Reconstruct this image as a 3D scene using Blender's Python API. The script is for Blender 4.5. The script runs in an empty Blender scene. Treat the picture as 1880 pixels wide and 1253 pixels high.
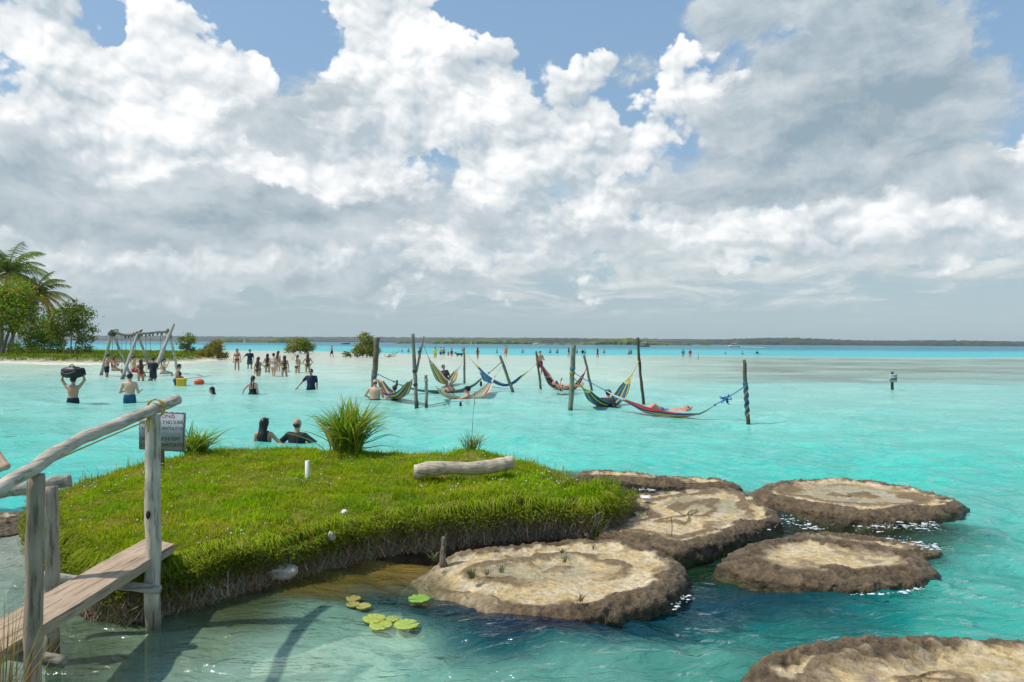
import bpy, bmesh, math, random
import numpy as np
from mathutils import Vector, Matrix

# ---------------------------------------------------------------- camera
R = math.radians
CAM_H = 2.0
F_PX, CX, CY = 1253.0, 940.0, 626.5          # lens in pixels of the 1880 x 1253 photograph
PITCH, ROLL = math.atan(3.5 / F_PX), R(0.338)
CAM_F = np.array([0, math.cos(PITCH), math.sin(PITCH)])
CAM_R0 = np.array([1.0, 0, 0]); CAM_U0 = np.array([0, -math.sin(PITCH), math.cos(PITCH)])
CAM_R = math.cos(ROLL) * CAM_R0 + math.sin(ROLL) * CAM_U0
CAM_U = -math.sin(ROLL) * CAM_R0 + math.cos(ROLL) * CAM_U0
scene = bpy.context.scene
col = scene.collection
cam_data = bpy.data.cameras.new('camera')
cam_data.sensor_width = 36.0
cam_data.lens = 36.0 * F_PX / 1880.0
cam_data.clip_start, cam_data.clip_end = 0.05, 30000
cam = bpy.data.objects.new('camera', cam_data); col.objects.link(cam)
cam.matrix_world = Matrix([[CAM_R[0], CAM_U[0], -CAM_F[0], 0], [CAM_R[1], CAM_U[1], -CAM_F[1], 0], [CAM_R[2], CAM_U[2], -CAM_F[2], CAM_H], [0, 0, 0, 1]])
scene.camera = cam

def ray(px, py):
    return CAM_F + (px - CX) / F_PX * CAM_R + (CY - py) / F_PX * CAM_U
def at_z(px, py, z=0.0):
    d = ray(px, py); t = (z - CAM_H) / d[2]
    return np.array([d[0] * t, d[1] * t, z])
def at_y(px, py, Y):
    d = ray(px, py); t = Y / d[1]
    return np.array([d[0] * t, Y, CAM_H + d[2] * t])

# ---------------------------------------------------------------- render settings
scene.render.engine = 'CYCLES'
scene.cycles.use_denoising = True
try: scene.cycles.denoiser = 'OPENIMAGEDENOISE'
except Exception: pass
scene.cycles.max_bounces = 8
scene.cycles.transparent_max_bounces = 12
scene.cycles.sample_clamp_indirect = 4.0
scene.cycles.caustics_reflective = False
scene.cycles.caustics_refractive = False
scene.view_settings.view_transform = 'Standard'
scene.view_settings.look = 'None'
scene.view_settings.exposure = 0.2
scene.view_settings.gamma = 1.0
scene.view_settings.use_curve_mapping = False

# ---------------------------------------------------------------- node helpers
class E:
    """a float socket of a node tree, with arithmetic"""
    nt = None
    def __init__(s, sock): s.s = sock
    @staticmethod
    def op(kind, *a, clamp=False):
        n = E.nt.nodes.new('ShaderNodeMath'); n.operation = kind; n.use_clamp = clamp
        for i, v in enumerate(a):
            if isinstance(v, E): E.nt.links.new(v.s, n.inputs[i])
            else: n.inputs[i].default_value = float(v)
        return E(n.outputs[0])
    def __add__(a, b): return E.op('ADD', a, b)
    __radd__ = __add__
    def __mul__(a, b): return E.op('MULTIPLY', a, b)
    __rmul__ = __mul__
    def __sub__(a, b): return E.op('SUBTRACT', a, b)
    def __rsub__(a, b): return E.op('SUBTRACT', b, a)
    def __truediv__(a, b): return E.op('DIVIDE', a, b)
    def __rtruediv__(a, b): return E.op('DIVIDE', b, a)
    def clamp(a): return E.op('ADD', a, 0.0, clamp=True)
    def exp(a): return E.op('EXPONENT', a)
    def pow(a, b): return E.op('POWER', a, b)
    def max(a, b): return E.op('MAXIMUM', a, b)
    def min(a, b): return E.op('MINIMUM', a, b)
    def abs(a): return E.op('ABSOLUTE', a)
    def step(a, lo, hi):
        n = E.nt.nodes.new('ShaderNodeMapRange'); n.interpolation_type = 'SMOOTHSTEP'
        E.nt.links.new(a.s, n.inputs[0]); n.inputs[1].default_value = lo; n.inputs[2].default_value = hi
        return E(n.outputs[0])
def e_vec(x, y, z):
    n = E.nt.nodes.new('ShaderNodeCombineXYZ')
    for i, v in enumerate((x, y, z)):
        if isinstance(v, E): E.nt.links.new(v.s, n.inputs[i])
        else: n.inputs[i].default_value = v
    return n.outputs[0]
def e_sep(sock):
    n = E.nt.nodes.new('ShaderNodeSeparateXYZ'); E.nt.links.new(sock, n.inputs[0])
    return E(n.outputs[0]), E(n.outputs[1]), E(n.outputs[2])
def e_noise(vec, scale, detail=5, rough=0.55, dist=0.0, lac=2.0, kind='FBM'):
    n = E.nt.nodes.new('ShaderNodeTexNoise'); n.noise_dimensions = '3D'; n.noise_type = kind
    if vec is not None: E.nt.links.new(vec, n.inputs['Vector'])
    for k, v in (('Scale', scale), ('Detail', detail), ('Roughness', rough), ('Distortion', dist), ('Lacunarity', lac)):
        n.inputs[k].default_value = v
    return E(n.outputs[0])
def e_voronoi(vec, scale, feature='F1', detail=0.0, rough=.5, smooth=.6):
    n = E.nt.nodes.new('ShaderNodeTexVoronoi'); n.feature = feature
    if vec is not None: E.nt.links.new(vec, n.inputs['Vector'])
    n.inputs['Scale'].default_value = scale
    n.inputs['Detail'].default_value = detail; n.inputs['Roughness'].default_value = rough
    if feature == 'SMOOTH_F1': n.inputs['Smoothness'].default_value = smooth
    return E(n.outputs['Distance'])
def e_mix(fac, a, b):
    n = E.nt.nodes.new('ShaderNodeMix'); n.data_type = 'RGBA'
    if isinstance(fac, E): E.nt.links.new(fac.s, n.inputs[0])
    else: n.inputs[0].default_value = fac
    for v, i in ((a, 6), (b, 7)):
        if isinstance(v, tuple): n.inputs[i].default_value = (*v[:3], 1)
        else: E.nt.links.new(v, n.inputs[i])
    return n.outputs[2]

# ---------------------------------------------------------------- sun and sky
SUN_EL, SUN_AZ = R(55), math.atan2(-0.995, -0.10)     # azimuth from +Y towards +X: on the left of the camera
sun_dir = np.array([math.sin(SUN_AZ) * math.cos(SUN_EL), math.cos(SUN_AZ) * math.cos(SUN_EL), math.sin(SUN_EL)])
sun_data = bpy.data.lights.new('sun', 'SUN'); sun_data.energy = 3.35; sun_data.angle = R(0.9); sun_data.color = (1.0, 0.955, 0.88)
sun = bpy.data.objects.new('sun', sun_data); col.objects.link(sun)
sun.rotation_euler = Vector(sun_dir).to_track_quat('Z', 'Y').to_euler()
sun.location = (-20, -8, 30)

def build_world():
    w = bpy.data.worlds.new('World'); scene.world = w; w.use_nodes = True
    nt = w.node_tree; nt.nodes.clear(); E.nt = nt
    w.cycles.sampling_method = 'MANUAL'; w.cycles.sample_map_resolution = 512
    out = nt.nodes.new('ShaderNodeOutputWorld'); bg = nt.nodes.new('ShaderNodeBackground')
    nt.links.new(bg.outputs[0], out.inputs[0])
    sky = nt.nodes.new('ShaderNodeTexSky'); sky.sky_type = 'NISHITA'; sky.sun_disc = False
    sky.sun_elevation = SUN_EL; sky.sun_rotation = SUN_AZ
    sky.dust_density = 1.6; sky.ozone_density = 1.5
    sk = nt.nodes.new('ShaderNodeVectorMath'); sk.operation = 'SCALE'; nt.links.new(sky.outputs[0], sk.inputs[0]); sk.inputs[3].default_value = 0.105
    tc = nt.nodes.new('ShaderNodeTexCoord')
    dx, dy, dz = e_sep(tc.outputs['Generated'])
    u0 = E.op('ARCTAN2', dx, dy); v0 = E.op('ARCSINE', dz)
    def uv(px, py):
        d = ray(px, py); d = d / np.linalg.norm(d)
        return math.atan2(d[0], d[1]), math.asin(d[2])
    def vm(op, a, *consts):
        n = nt.nodes.new('ShaderNodeVectorMath'); n.operation = op; nt.links.new(a, n.inputs[0])
        for i, c in enumerate(consts):
            if isinstance(c, tuple): n.inputs[i + 1].default_value = c
            else: nt.links.new(c, n.inputs[i + 1])
        return n
    def field(vec, blobs):
        tot = 0.0
        for (px, py, rx, ry, amp) in blobs:
            a, b = uv(px, py); sx, sy = F_PX / rx, F_PX / ry
            q = vm('MULTIPLY_ADD', vec, (sx, sy, 0), (-a * sx, -b * sy, 0)).outputs[0]
            d = E(vm('DOT_PRODUCT', q, q).outputs['Value'])
            tot = E.op('MULTIPLY_ADD', E.op('POWER', math.exp(-1), d), amp, tot)
        return tot
    def n2(vec, scale, detail, rough=.56, dist=0.0):
        e = e_noise(vec, scale, detail, rough, dist); e.s.node.noise_dimensions = '2D'; return e
    def v2(vec, scale, detail=2.0):
        e = e_voronoi(vec, scale, 'F1', detail, .55); e.s.node.voronoi_dimensions = '2D'; return e
    BODY = [(170, 120, 250, 110, 1.0), (420, 190, 200, 90, .9), (120, 330, 330, 150, .9), (560, 330, 240, 170, .95), (720, 90, 130, 190, 1.25), (690, 0, 110, 70, .9), (130, 50, 190, 70, .55), (880, 100, 80, 60, .5), (1240, 90, 110, 60, .55), (340, 60, 70, 60, .45),
            (940, 230, 190, 150, 1.0), (1060, 330, 220, 170, .9), (1230, 150, 60, 60, .55), (1340, 190, 130, 80, .75), (1120, 110, 70, 50, .5), (1500, 40, 50, 30, .7),
            (1700, 260, 260, 170, .8), (1480, 420, 330, 120, .7), (800, 480, 500, 90, .55), (250, 470, 400, 90, .6), (1800, 420, 200, 80, .6), (520, 10, 60, 30, .4),
            (490, 75, 120, 70, -.9), (550, 130, 60, 50, -.7), (960, 20, 120, 45, -.9), (1120, 50, 120, 40, -.9), (1195, 165, 60, 40, -.6), (1850, 60, 70, 120, -.9), (20, 115, 40, 35, -.8),
            (770, 300, 60, 25, -.55), (1000, 345, 40, 30, -.45), (1500, 350, 50, 40, -.6), (1450, 70, 50, 30, -.6), (190, 35, 25, 30, -.7),
            (1650, 580, 420, 70, -.7), (1800, 500, 200, 40, -.25)]
    DARK = [(1620, 120, 190, 120, 1.25), (1560, 235, 240, 66, 1.05), (1370, 20, 130, 50, .9), (1860, 50, 90, 110, -.9), (1800, 190, 60, 60, -.3), (1310, 350, 170, 55, 1.0), (1780, 330, 160, 50, .75), (1690, 150, 180, 90, .6),
            (520, 240, 120, 90, .85), (560, 390, 200, 50, .8), (400, 330, 110, 50, .4), (60, 330, 120, 70, .45), (100, 410, 250, 50, .45), (1080, 450, 170, 35, .75), (640, 180, 60, 60, .4), (250, 420, 300, 50, .3), (640, 430, 260, 50, .3), (950, 520, 300, 40, .3), (80, 250, 90, 60, .4), (760, 350, 90, 50, .45), (1000, 400, 130, 40, .4), (880, 150, 60, 60, .35),
            (1400, 460, 120, 25, .5), (1750, 455, 170, 22, .55), (700, 520, 300, 30, .5), (300, 520, 300, 30, .5), (1180, 130, 60, 40, .5), (1450, 50, 50, 30, -.5), (470, 290, 50, 25, -.6), (520, 330, 90, 35, -.6), (1450, 320, 60, 18, -.4)]
    p0 = e_vec(u0, v0, 0.0)
    def shifted(du, dv, sz, w=None): return vm('MULTIPLY_ADD', w or p0, (1, sz, 1), (du, dv * sz, 0)).outputs[0]
    wn = nt.nodes.new('ShaderNodeTexNoise'); wn.noise_dimensions = '2D'; nt.links.new(p0, wn.inputs['Vector'])
    wn.inputs['Scale'].default_value = 9; wn.inputs['Detail'].default_value = 5; wn.inputs['Roughness'].default_value = .6
    pw = vm('MULTIPLY_ADD', wn.outputs['Color'], (.13, .10, 0), p0).outputs[0]
    pw = vm('ADD', pw, (-.065, -.05, 0)).outputs[0]
    pv = vm('MULTIPLY_ADD', wn.outputs['Color'], (.035, .03, 0), p0).outputs[0]
    fb = field(pw, BODY); fd = field(pw, DARK)
    def body(du, dv, detail):
        vec = shifted(du, dv, 1.35, pv)
        return n2(vec, 7, detail, .56, .2) * 1.25 - v2(vec, 11, 3.0) * .85
    F0r = body(0, 0, 10); F1 = body(-.024, .034, 7); F2 = body(-.006, .009, 10)
    F0 = fb + F0r - .33
    alpha = F0.step(.30, .54)
    shade = (F0r - F1) * .62 + (F0r - F2) * .75
    big = n2(p0, 4.2, 3, .5)
    dkr = n2(shifted(0, 0, 1.9, pv), 7, 9, .62, .2) * 1.5
    dk1 = n2(shifted(-.015, .022, 1.9, pv), 7, 7, .62, .2) * 1.5
    dk = fd + dkr - .80
    dalpha = dk.step(.26, .66)
    lum = (0.57 + shade + (big - .5) * 1.0 + (v0 - .25) * .9).clamp()
    white = e_mix(lum, (.42, .50, .555), (.91, .915, .915))
    dlum = (0.34 + (dkr - dk1) * .95 - (dk - .7) * .18).clamp()
    grey = e_mix(dlum, (.27, .355, .415), (.74, .775, .79))
    blue = e_mix(.5, sk.outputs[0], (.26, .47, .72))
    # distant rows of flatter cumulus, compressed towards the horizon
    lv = E.op('LOGARITHM', v0.max(0.004) + .03, math.e)
    pl = e_vec(u0, lv * .42, 0.0)
    def low(du, dv, det): return n2(vm('ADD', pl, (du, dv, 0)).outputs[0], 7.5, det, .6, .3)
    L0 = low(0, 0, 8); L1 = low(-.012, .03, 6)
    right = u0.step(.30, .62)
    lal = (L0 + v0.step(.04, .12) * .12 - right * .10).step(.42, .60) * v0.step(.020, .07) * (1.0 - v0.step(.17, .27))
    llum = (.55 + (L0 - L1) * 2.6 + (v0 - .1) * 1.2).clamp()
    lowc = e_mix(llum, (.36, .45, .495), (.74, .765, .76))
    hz = e_mix((u0 * .7 + .5).clamp(), (.36, .45, .465), (.42, .53, .55))
    blue = e_mix((E.op('EXPONENT', 0.0 - v0.max(0.0) * 6.5) * 1.05).clamp(), blue, hz)
    c = e_mix(lal * .95, blue, lowc)
    c = e_mix(alpha, c, white)
    c = e_mix(dalpha * .93, c, grey)
    haze = E.op('EXPONENT', 0.0 - v0.max(0.0) * 17.0)
    c = e_mix((haze * 1.02).clamp(), c, hz)
    nt.links.new(c, bg.inputs[0]); bg.inputs[1].default_value = 1.0
build_world()

# ---------------------------------------------------------------- numpy noise
_perm = np.random.RandomState(7).permutation(256); _perm = np.concatenate([_perm, _perm, _perm])
_gr = np.random.RandomState(11).normal(size=(256, 3)); _gr /= np.linalg.norm(_gr, axis=1, keepdims=True)
def pnoise(x, y, z=0.0):
    x, y, z = np.broadcast_arrays(np.asarray(x, float), np.asarray(y, float), np.asarray(z, float))
    xi, yi, zi = (np.floor(a).astype(int) for a in (x, y, z))
    fx, fy, fz = x - xi, y - yi, z - zi
    xi &= 255; yi &= 255; zi &= 255
    s = lambda t: t * t * t * (t * (t * 6 - 15) + 10)
    u, v, w = s(fx), s(fy), s(fz)
    def g(i, j, k):
        h = _perm[_perm[_perm[xi + i] + yi + j] + zi + k]
        gg = _gr[h]
        return gg[..., 0] * (fx - i) + gg[..., 1] * (fy - j) + gg[..., 2] * (fz - k)
    l = lambda a, b, t: a + t * (b - a)
    return 1.6 * l(l(l(g(0,0,0), g(1,0,0), u), l(g(0,1,0), g(1,1,0), u), v), l(l(g(0,0,1), g(1,0,1), u), l(g(0,1,1), g(1,1,1), u), v), w)
def fbm(x, y, z=0.0, oct=4, rough=.5):
    t, a, f = 0, 1.0, 1.0
    for i in range(oct):
        t = t + a * pnoise(np.asarray(x) * f + 17.3 * i, np.asarray(y) * f - 9.1 * i, np.asarray(z) * f); a *= rough; f *= 2.03
    return t
def sstep(a, b, x):
    t = np.clip((np.asarray(x, float) - a) / (b - a), 0, 1); return t * t * (3 - 2 * t)
def lerp(a, b, t): return a + (b - a) * t
def lin(c):
    c = np.asarray(c, float) / 255.0
    return np.where(c <= .04045, c / 12.92, ((c + .055) / 1.055) ** 2.4)
def nrm(v):
    v = np.asarray(v, float); return v / max(np.linalg.norm(v), 1e-9)

# ---------------------------------------------------------------- mesh helpers
def make_mesh(name, verts, faces, smooth=False, cols=None, floats=None):
    verts = np.asarray(verts, np.float32).reshape(-1, 3)
    if not isinstance(faces, (list, tuple)) or (len(faces) and isinstance(faces[0], np.ndarray) and faces[0].ndim == 2): groups = [np.asarray(f, np.int32) for f in (faces if isinstance(faces, (list, tuple)) else [faces]) if len(f)]
    else:
        by = {}
        for f in faces: by.setdefault(len(f), []).append(f)
        groups = [np.asarray(v, np.int32) for v in by.values()]
    me = bpy.data.meshes.new(name)
    me.vertices.add(len(verts)); me.vertices.foreach_set('co', verts.ravel())
    lt = np.concatenate([np.full(len(g), g.shape[1], np.int32) for g in groups])
    li = np.concatenate([g.ravel() for g in groups])
    ls = np.concatenate([[0], np.cumsum(lt)[:-1]]).astype(np.int32)
    me.loops.add(len(li)); me.loops.foreach_set('vertex_index', li)
    me.polygons.add(len(lt)); me.polygons.foreach_set('loop_start', ls); me.polygons.foreach_set('loop_total', lt)
    me.update(calc_edges=True)
    if smooth: me.polygons.foreach_set('use_smooth', np.ones(len(lt), bool))
    for k, c in (cols or {}).items():
        c = np.asarray(c, np.float32)
        if c.ndim == 1: c = np.broadcast_to(c, (len(verts), 3))
        a = me.attributes.new(k, 'FLOAT_COLOR', 'POINT')
        a.data.foreach_set('color', np.concatenate([c[:, :3], np.ones((len(c), 1), np.float32)], 1).ravel())
    for k, c in (floats or {}).items():
        a = me.attributes.new(k, 'FLOAT', 'POINT'); a.data.foreach_set('value', np.asarray(c, np.float32).ravel())
    return me
def link(name, me, mat=None, parent=None, loc=None, rz=0.0):
    o = bpy.data.objects.new(name, me); col.objects.link(o)
    if mat is not None and me is not None and not me.materials: me.materials.append(mat)
    if parent is not None: o.parent = parent
    if loc is not None: o.location = tuple(float(v) for v in loc)
    if rz: o.rotation_euler = (0, 0, rz)
    return o
def tag(o, label=None, cat=None, group=None, kind=None):
    if label: o['label'] = label
    if cat: o['category'] = cat
    if group: o['group'] = group
    if kind: o['kind'] = kind
    return o
def empty(name, loc, label=None, cat=None, group=None, rz=0.0):
    o = bpy.data.objects.new(name, None); col.objects.link(o); o.location = tuple(float(v) for v in loc); o.rotation_euler = (0, 0, rz)
    o.empty_display_size = .1
    return tag(o, label, cat, group)

class MB:
    """collects geometry for one mesh"""
    def __init__(s): s.v, s.t, s.q, s.c, s.n = [], [], [], [], 0
    def add(s, v, tris=None, quads=None, c=(1, 1, 1)):
        v = np.asarray(v, float).reshape(-1, 3)
        if tris is not None and len(tris): s.t.append(np.asarray(tris, int).reshape(-1, 3) + s.n)
        if quads is not None and len(quads): s.q.append(np.asarray(quads, int).reshape(-1, 4) + s.n)
        c = np.asarray(c, float)
        s.c.append(np.broadcast_to(c, (len(v), 3)) if c.ndim == 1 else c); s.v.append(v); s.n += len(v)
        return s
    def tube(s, pts, rad, n=8, c=(1, 1, 1), cap=True, wob=0.0, seed=0, flat=1.0):
        pts = np.asarray(pts, float); m = len(pts); rad = np.broadcast_to(np.asarray(rad, float), (m,))
        tg = np.gradient(pts, axis=0); tg /= np.maximum(np.linalg.norm(tg, axis=1, keepdims=True), 1e-9)
        up = np.array([0, 0, 1.0]) if abs(tg[0, 2]) < .9 else np.array([1.0, 0, 0])
        a = np.cross(tg, up); a /= np.maximum(np.linalg.norm(a, axis=1, keepdims=True), 1e-9); b = np.cross(a, tg)
        th = np.linspace(0, 2 * math.pi, n, endpoint=False)
        rr = rad[:, None] * np.ones(n)
        if wob: rr = rr * (1 + wob * pnoise(np.cos(th)[None] * 1.3 + seed * 3.7, np.sin(th)[None] * 1.3 + seed, np.arange(m)[:, None] * .26))
        v = pts[:, None] + rr[..., None] * (np.cos(th)[None, :, None] * a[:, None] + flat * np.sin(th)[None, :, None] * b[:, None])
        i = np.arange(m - 1)[:, None] * n; j = np.arange(n)[None]; k = (j + 1) % n
        q = np.stack([i + j, i + k, i + n + k, i + n + j], -1).reshape(-1, 4)
        v = v.reshape(-1, 3); cc = np.asarray(c, float)
        if cc.ndim == 2: cc = np.repeat(cc, n, 0)
        t = None
        if cap:
            e0, e1 = len(v), len(v) + 1
            v = np.concatenate([v, pts[:1], pts[-1:]]); jj = np.arange(n); kk = (jj + 1) % n; o = (m - 1) * n
            t = np.concatenate([np.stack([np.full(n, e0), kk, jj], 1), np.stack([np.full(n, e1), o + jj, o + kk], 1)])
            if cc.ndim == 2: cc = np.concatenate([cc, cc[:1], cc[-1:]])
        return s.add(v, t, q, cc)
    def box(s, c, size, rot=None, c_=(1, 1, 1)):
        h = np.array(size) / 2.0
        v = np.array([[x, y, z] for x in (-1, 1) for y in (-1, 1) for z in (-1, 1)]) * h
        if rot is not None: v = v @ np.asarray(rot).T
        q = [[0, 1, 3, 2], [4, 6, 7, 5], [0, 4, 5, 1], [2, 3, 7, 6], [0, 2, 6, 4], [1, 5, 7, 3]]
        return s.add(v + np.asarray(c), None, q, c_)
    def ball(s, c, r, n=8, m=6, col=(1, 1, 1)):
        th = np.linspace(0, math.pi, m + 1); ph = np.linspace(0, 2 * math.pi, n, endpoint=False)
        v = np.stack([np.sin(th)[:, None] * np.cos(ph), np.sin(th)[:, None] * np.sin(ph), np.cos(th)[:, None] * np.ones(n)], -1).reshape(-1, 3) * np.asarray(r) + np.asarray(c)
        i = np.arange(m)[:, None] * n; j = np.arange(n)[None]; k = (j + 1) % n
        return s.add(v, None, np.stack([i + j, i + n + j, i + n + k, i + k], -1).reshape(-1, 4), col)
    def mesh(s, name, smooth=False):
        fs = []
        if s.t: fs.append(np.concatenate(s.t))
        if s.q: fs.append(np.concatenate(s.q))
        return make_mesh(name, np.concatenate(s.v), fs, smooth, {'Col': np.concatenate(s.c)})
    def build(s, name, mat, parent=None, smooth=False, loc=None):
        if loc is not None and parent is None:
            s.v = [v - np.asarray(loc, float) for v in s.v]
        return link(name, s.mesh(name, smooth), mat, parent, loc if parent is None else None)

# ---------------------------------------------------------------- materials
MATS = {}
def mat(name, rough=.75, base=None, nscale=6.0, namp=.35, bump=.0, bscale=30., detail=5, spec=.35, trans=0.0, stretch=(1, 1, 1), coat=0.0, dist=0.02, rnoise=0.0, grain=0.0, gscale=26., matte=False):
    """Principled material: the mesh's own 'Col' attribute (or one colour) broken up by noise"""
    if name in MATS: return MATS[name]
    m = bpy.data.materials.new(name); m.use_nodes = True; nt = m.node_tree; E.nt = nt
    b = nt.nodes['Principled BSDF']; b.inputs['Roughness'].default_value = rough; b.inputs['Specular IOR Level'].default_value = spec
    tc = nt.nodes.new('ShaderNodeTexCoord'); mp = nt.nodes.new('ShaderNodeMapping'); mp.inputs['Scale'].default_value = stretch
    nt.links.new(tc.outputs['Object'], mp.inputs[0]); vec = mp.outputs[0]
    if base is None:
        at = nt.nodes.new('ShaderNodeAttribute'); at.attribute_name = 'Col'; csock = at.outputs['Color']
    else:
        rg = nt.nodes.new('ShaderNodeRGB'); rg.outputs[0].default_value = (*base, 1); csock = rg.outputs[0]
    f = e_noise(vec, nscale, detail, .62)
    k = (f - .5) * (2 * namp) + 1.0
    if grain: k = k * (1.0 - e_noise(vec, gscale, 4, .6).step(.50, .64) * grain)
    vmul = nt.nodes.new('ShaderNodeVectorMath'); vmul.operation = 'SCALE'
    nt.links.new(csock, vmul.inputs[0]); nt.links.new(k.max(.1).s, vmul.inputs[3]); nt.links.new(vmul.outputs[0], b.inputs['Base Color'])
    if rnoise:
        nt.links.new(((f - .5) * rnoise + rough).clamp().s, b.inputs['Roughness'])
    if bump:
        bn = nt.nodes.new('ShaderNodeBump'); bn.inputs['Strength'].default_value = bump; bn.inputs['Distance'].default_value = dist
        nt.links.new(e_noise(vec, bscale, 6, .65).s, bn.inputs['Height']); nt.links.new(bn.outputs[0], b.inputs['Normal'])
    if coat: b.inputs['Coat Weight'].default_value = coat; b.inputs['Coat Roughness'].default_value = .12
    if matte:
        df = nt.nodes.new('ShaderNodeBsdfDiffuse'); nt.links.new(vmul.outputs[0], df.inputs[0]); nt.links.new(df.outputs[0], nt.nodes['Material Output'].inputs[0]); b = df
    if trans:
        tr = nt.nodes.new('ShaderNodeBsdfTranslucent'); mx = nt.nodes.new('ShaderNodeMixShader'); mx.inputs[0].default_value = trans
        nt.links.new(vmul.outputs[0], tr.inputs[0]); nt.links.new(b.outputs[0], mx.inputs[1]); nt.links.new(tr.outputs[0], mx.inputs[2])
        nt.links.new(mx.outputs[0], nt.nodes['Material Output'].inputs[0])
    MATS[name] = m
    return m

def poly_sdf(P, poly):
    """signed distance (positive inside) of points P (N,2) to a closed polygon, and the nearest edge index"""
    P = np.asarray(P, float); poly = np.asarray(poly, float); n = len(poly)
    best = np.full(len(P), 1e9); idx = np.zeros(len(P), int); inside = np.zeros(len(P), bool)
    for i in range(n):
        a, b = poly[i], poly[(i + 1) % n]; e = b - a; w = P - a
        t = np.clip((w @ e) / max(e @ e, 1e-12), 0, 1)
        d = np.hypot(*(w - t[:, None] * e).T)
        m = d < best; best[m] = d[m]; idx[m] = i
        c = ((a[1] > P[:, 1]) != (b[1] > P[:, 1]))
        with np.errstate(divide='ignore', invalid='ignore'):
            xs = (b[0] - a[0]) * (P[:, 1] - a[1]) / (b[1] - a[1]) + a[0]
        inside ^= c & (P[:, 0] < xs)
    return np.where(inside, best, -best), idx
def smooth_poly(p, it=2):
    p = np.asarray(p, float)
    for _ in range(it):
        q = np.roll(p, -1, 0)
        p = np.stack([p * .75 + q * .25, p * .25 + q * .75], 1).reshape(-1, p.shape[1])
    return p
def grid_faces(ny, nx):
    i = np.arange(ny - 1)[:, None] * nx; j = np.arange(nx - 1)[None]
    return np.stack([i + j, i + j + 1, i + nx + j + 1, i + nx + j], -1).reshape(-1, 4)

# ================================================================ the lagoon
WAVES = []
_rw = np.random.RandomState(4)
for _i in range(46):
    wl = 0.22 * (1.085 ** _i); th = R(255) + _rw.normal() * .62
    WAVES.append((2 * math.pi / wl, math.cos(th), math.sin(th), _rw.rand() * 6.28, 0.0066 * wl ** .62 * (.6 + .8 * _rw.rand())))
def wave_height(x, y, cell):
    """wind chop; waves finer than the mesh can carry are left to the material"""
    z = np.zeros_like(x); wx = x + .35 * pnoise(x * .35, y * .35, 3.3); wy = y + .35 * pnoise(x * .35, y * .35, 8.1)
    for k, cx_, sy_, ph, a in WAVES:
        wgt = sstep(.16, .30, (2 * math.pi / k) / np.maximum(cell, .05) / 18.0)
        s = np.sin(k * (wx * cx_ + wy * sy_) + ph)
        z += a * wgt * (s + .25 * (1 - 2 * np.abs(s)))
    gust = .65 + .5 * sstep(-.5, .6, pnoise(x * .13, y * .07, 5.0))
    calm = lerp(1.0, .45, sstep(1.0, -1.5, x) * sstep(6.5, 5.0, y))
    return z * gust * calm

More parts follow.
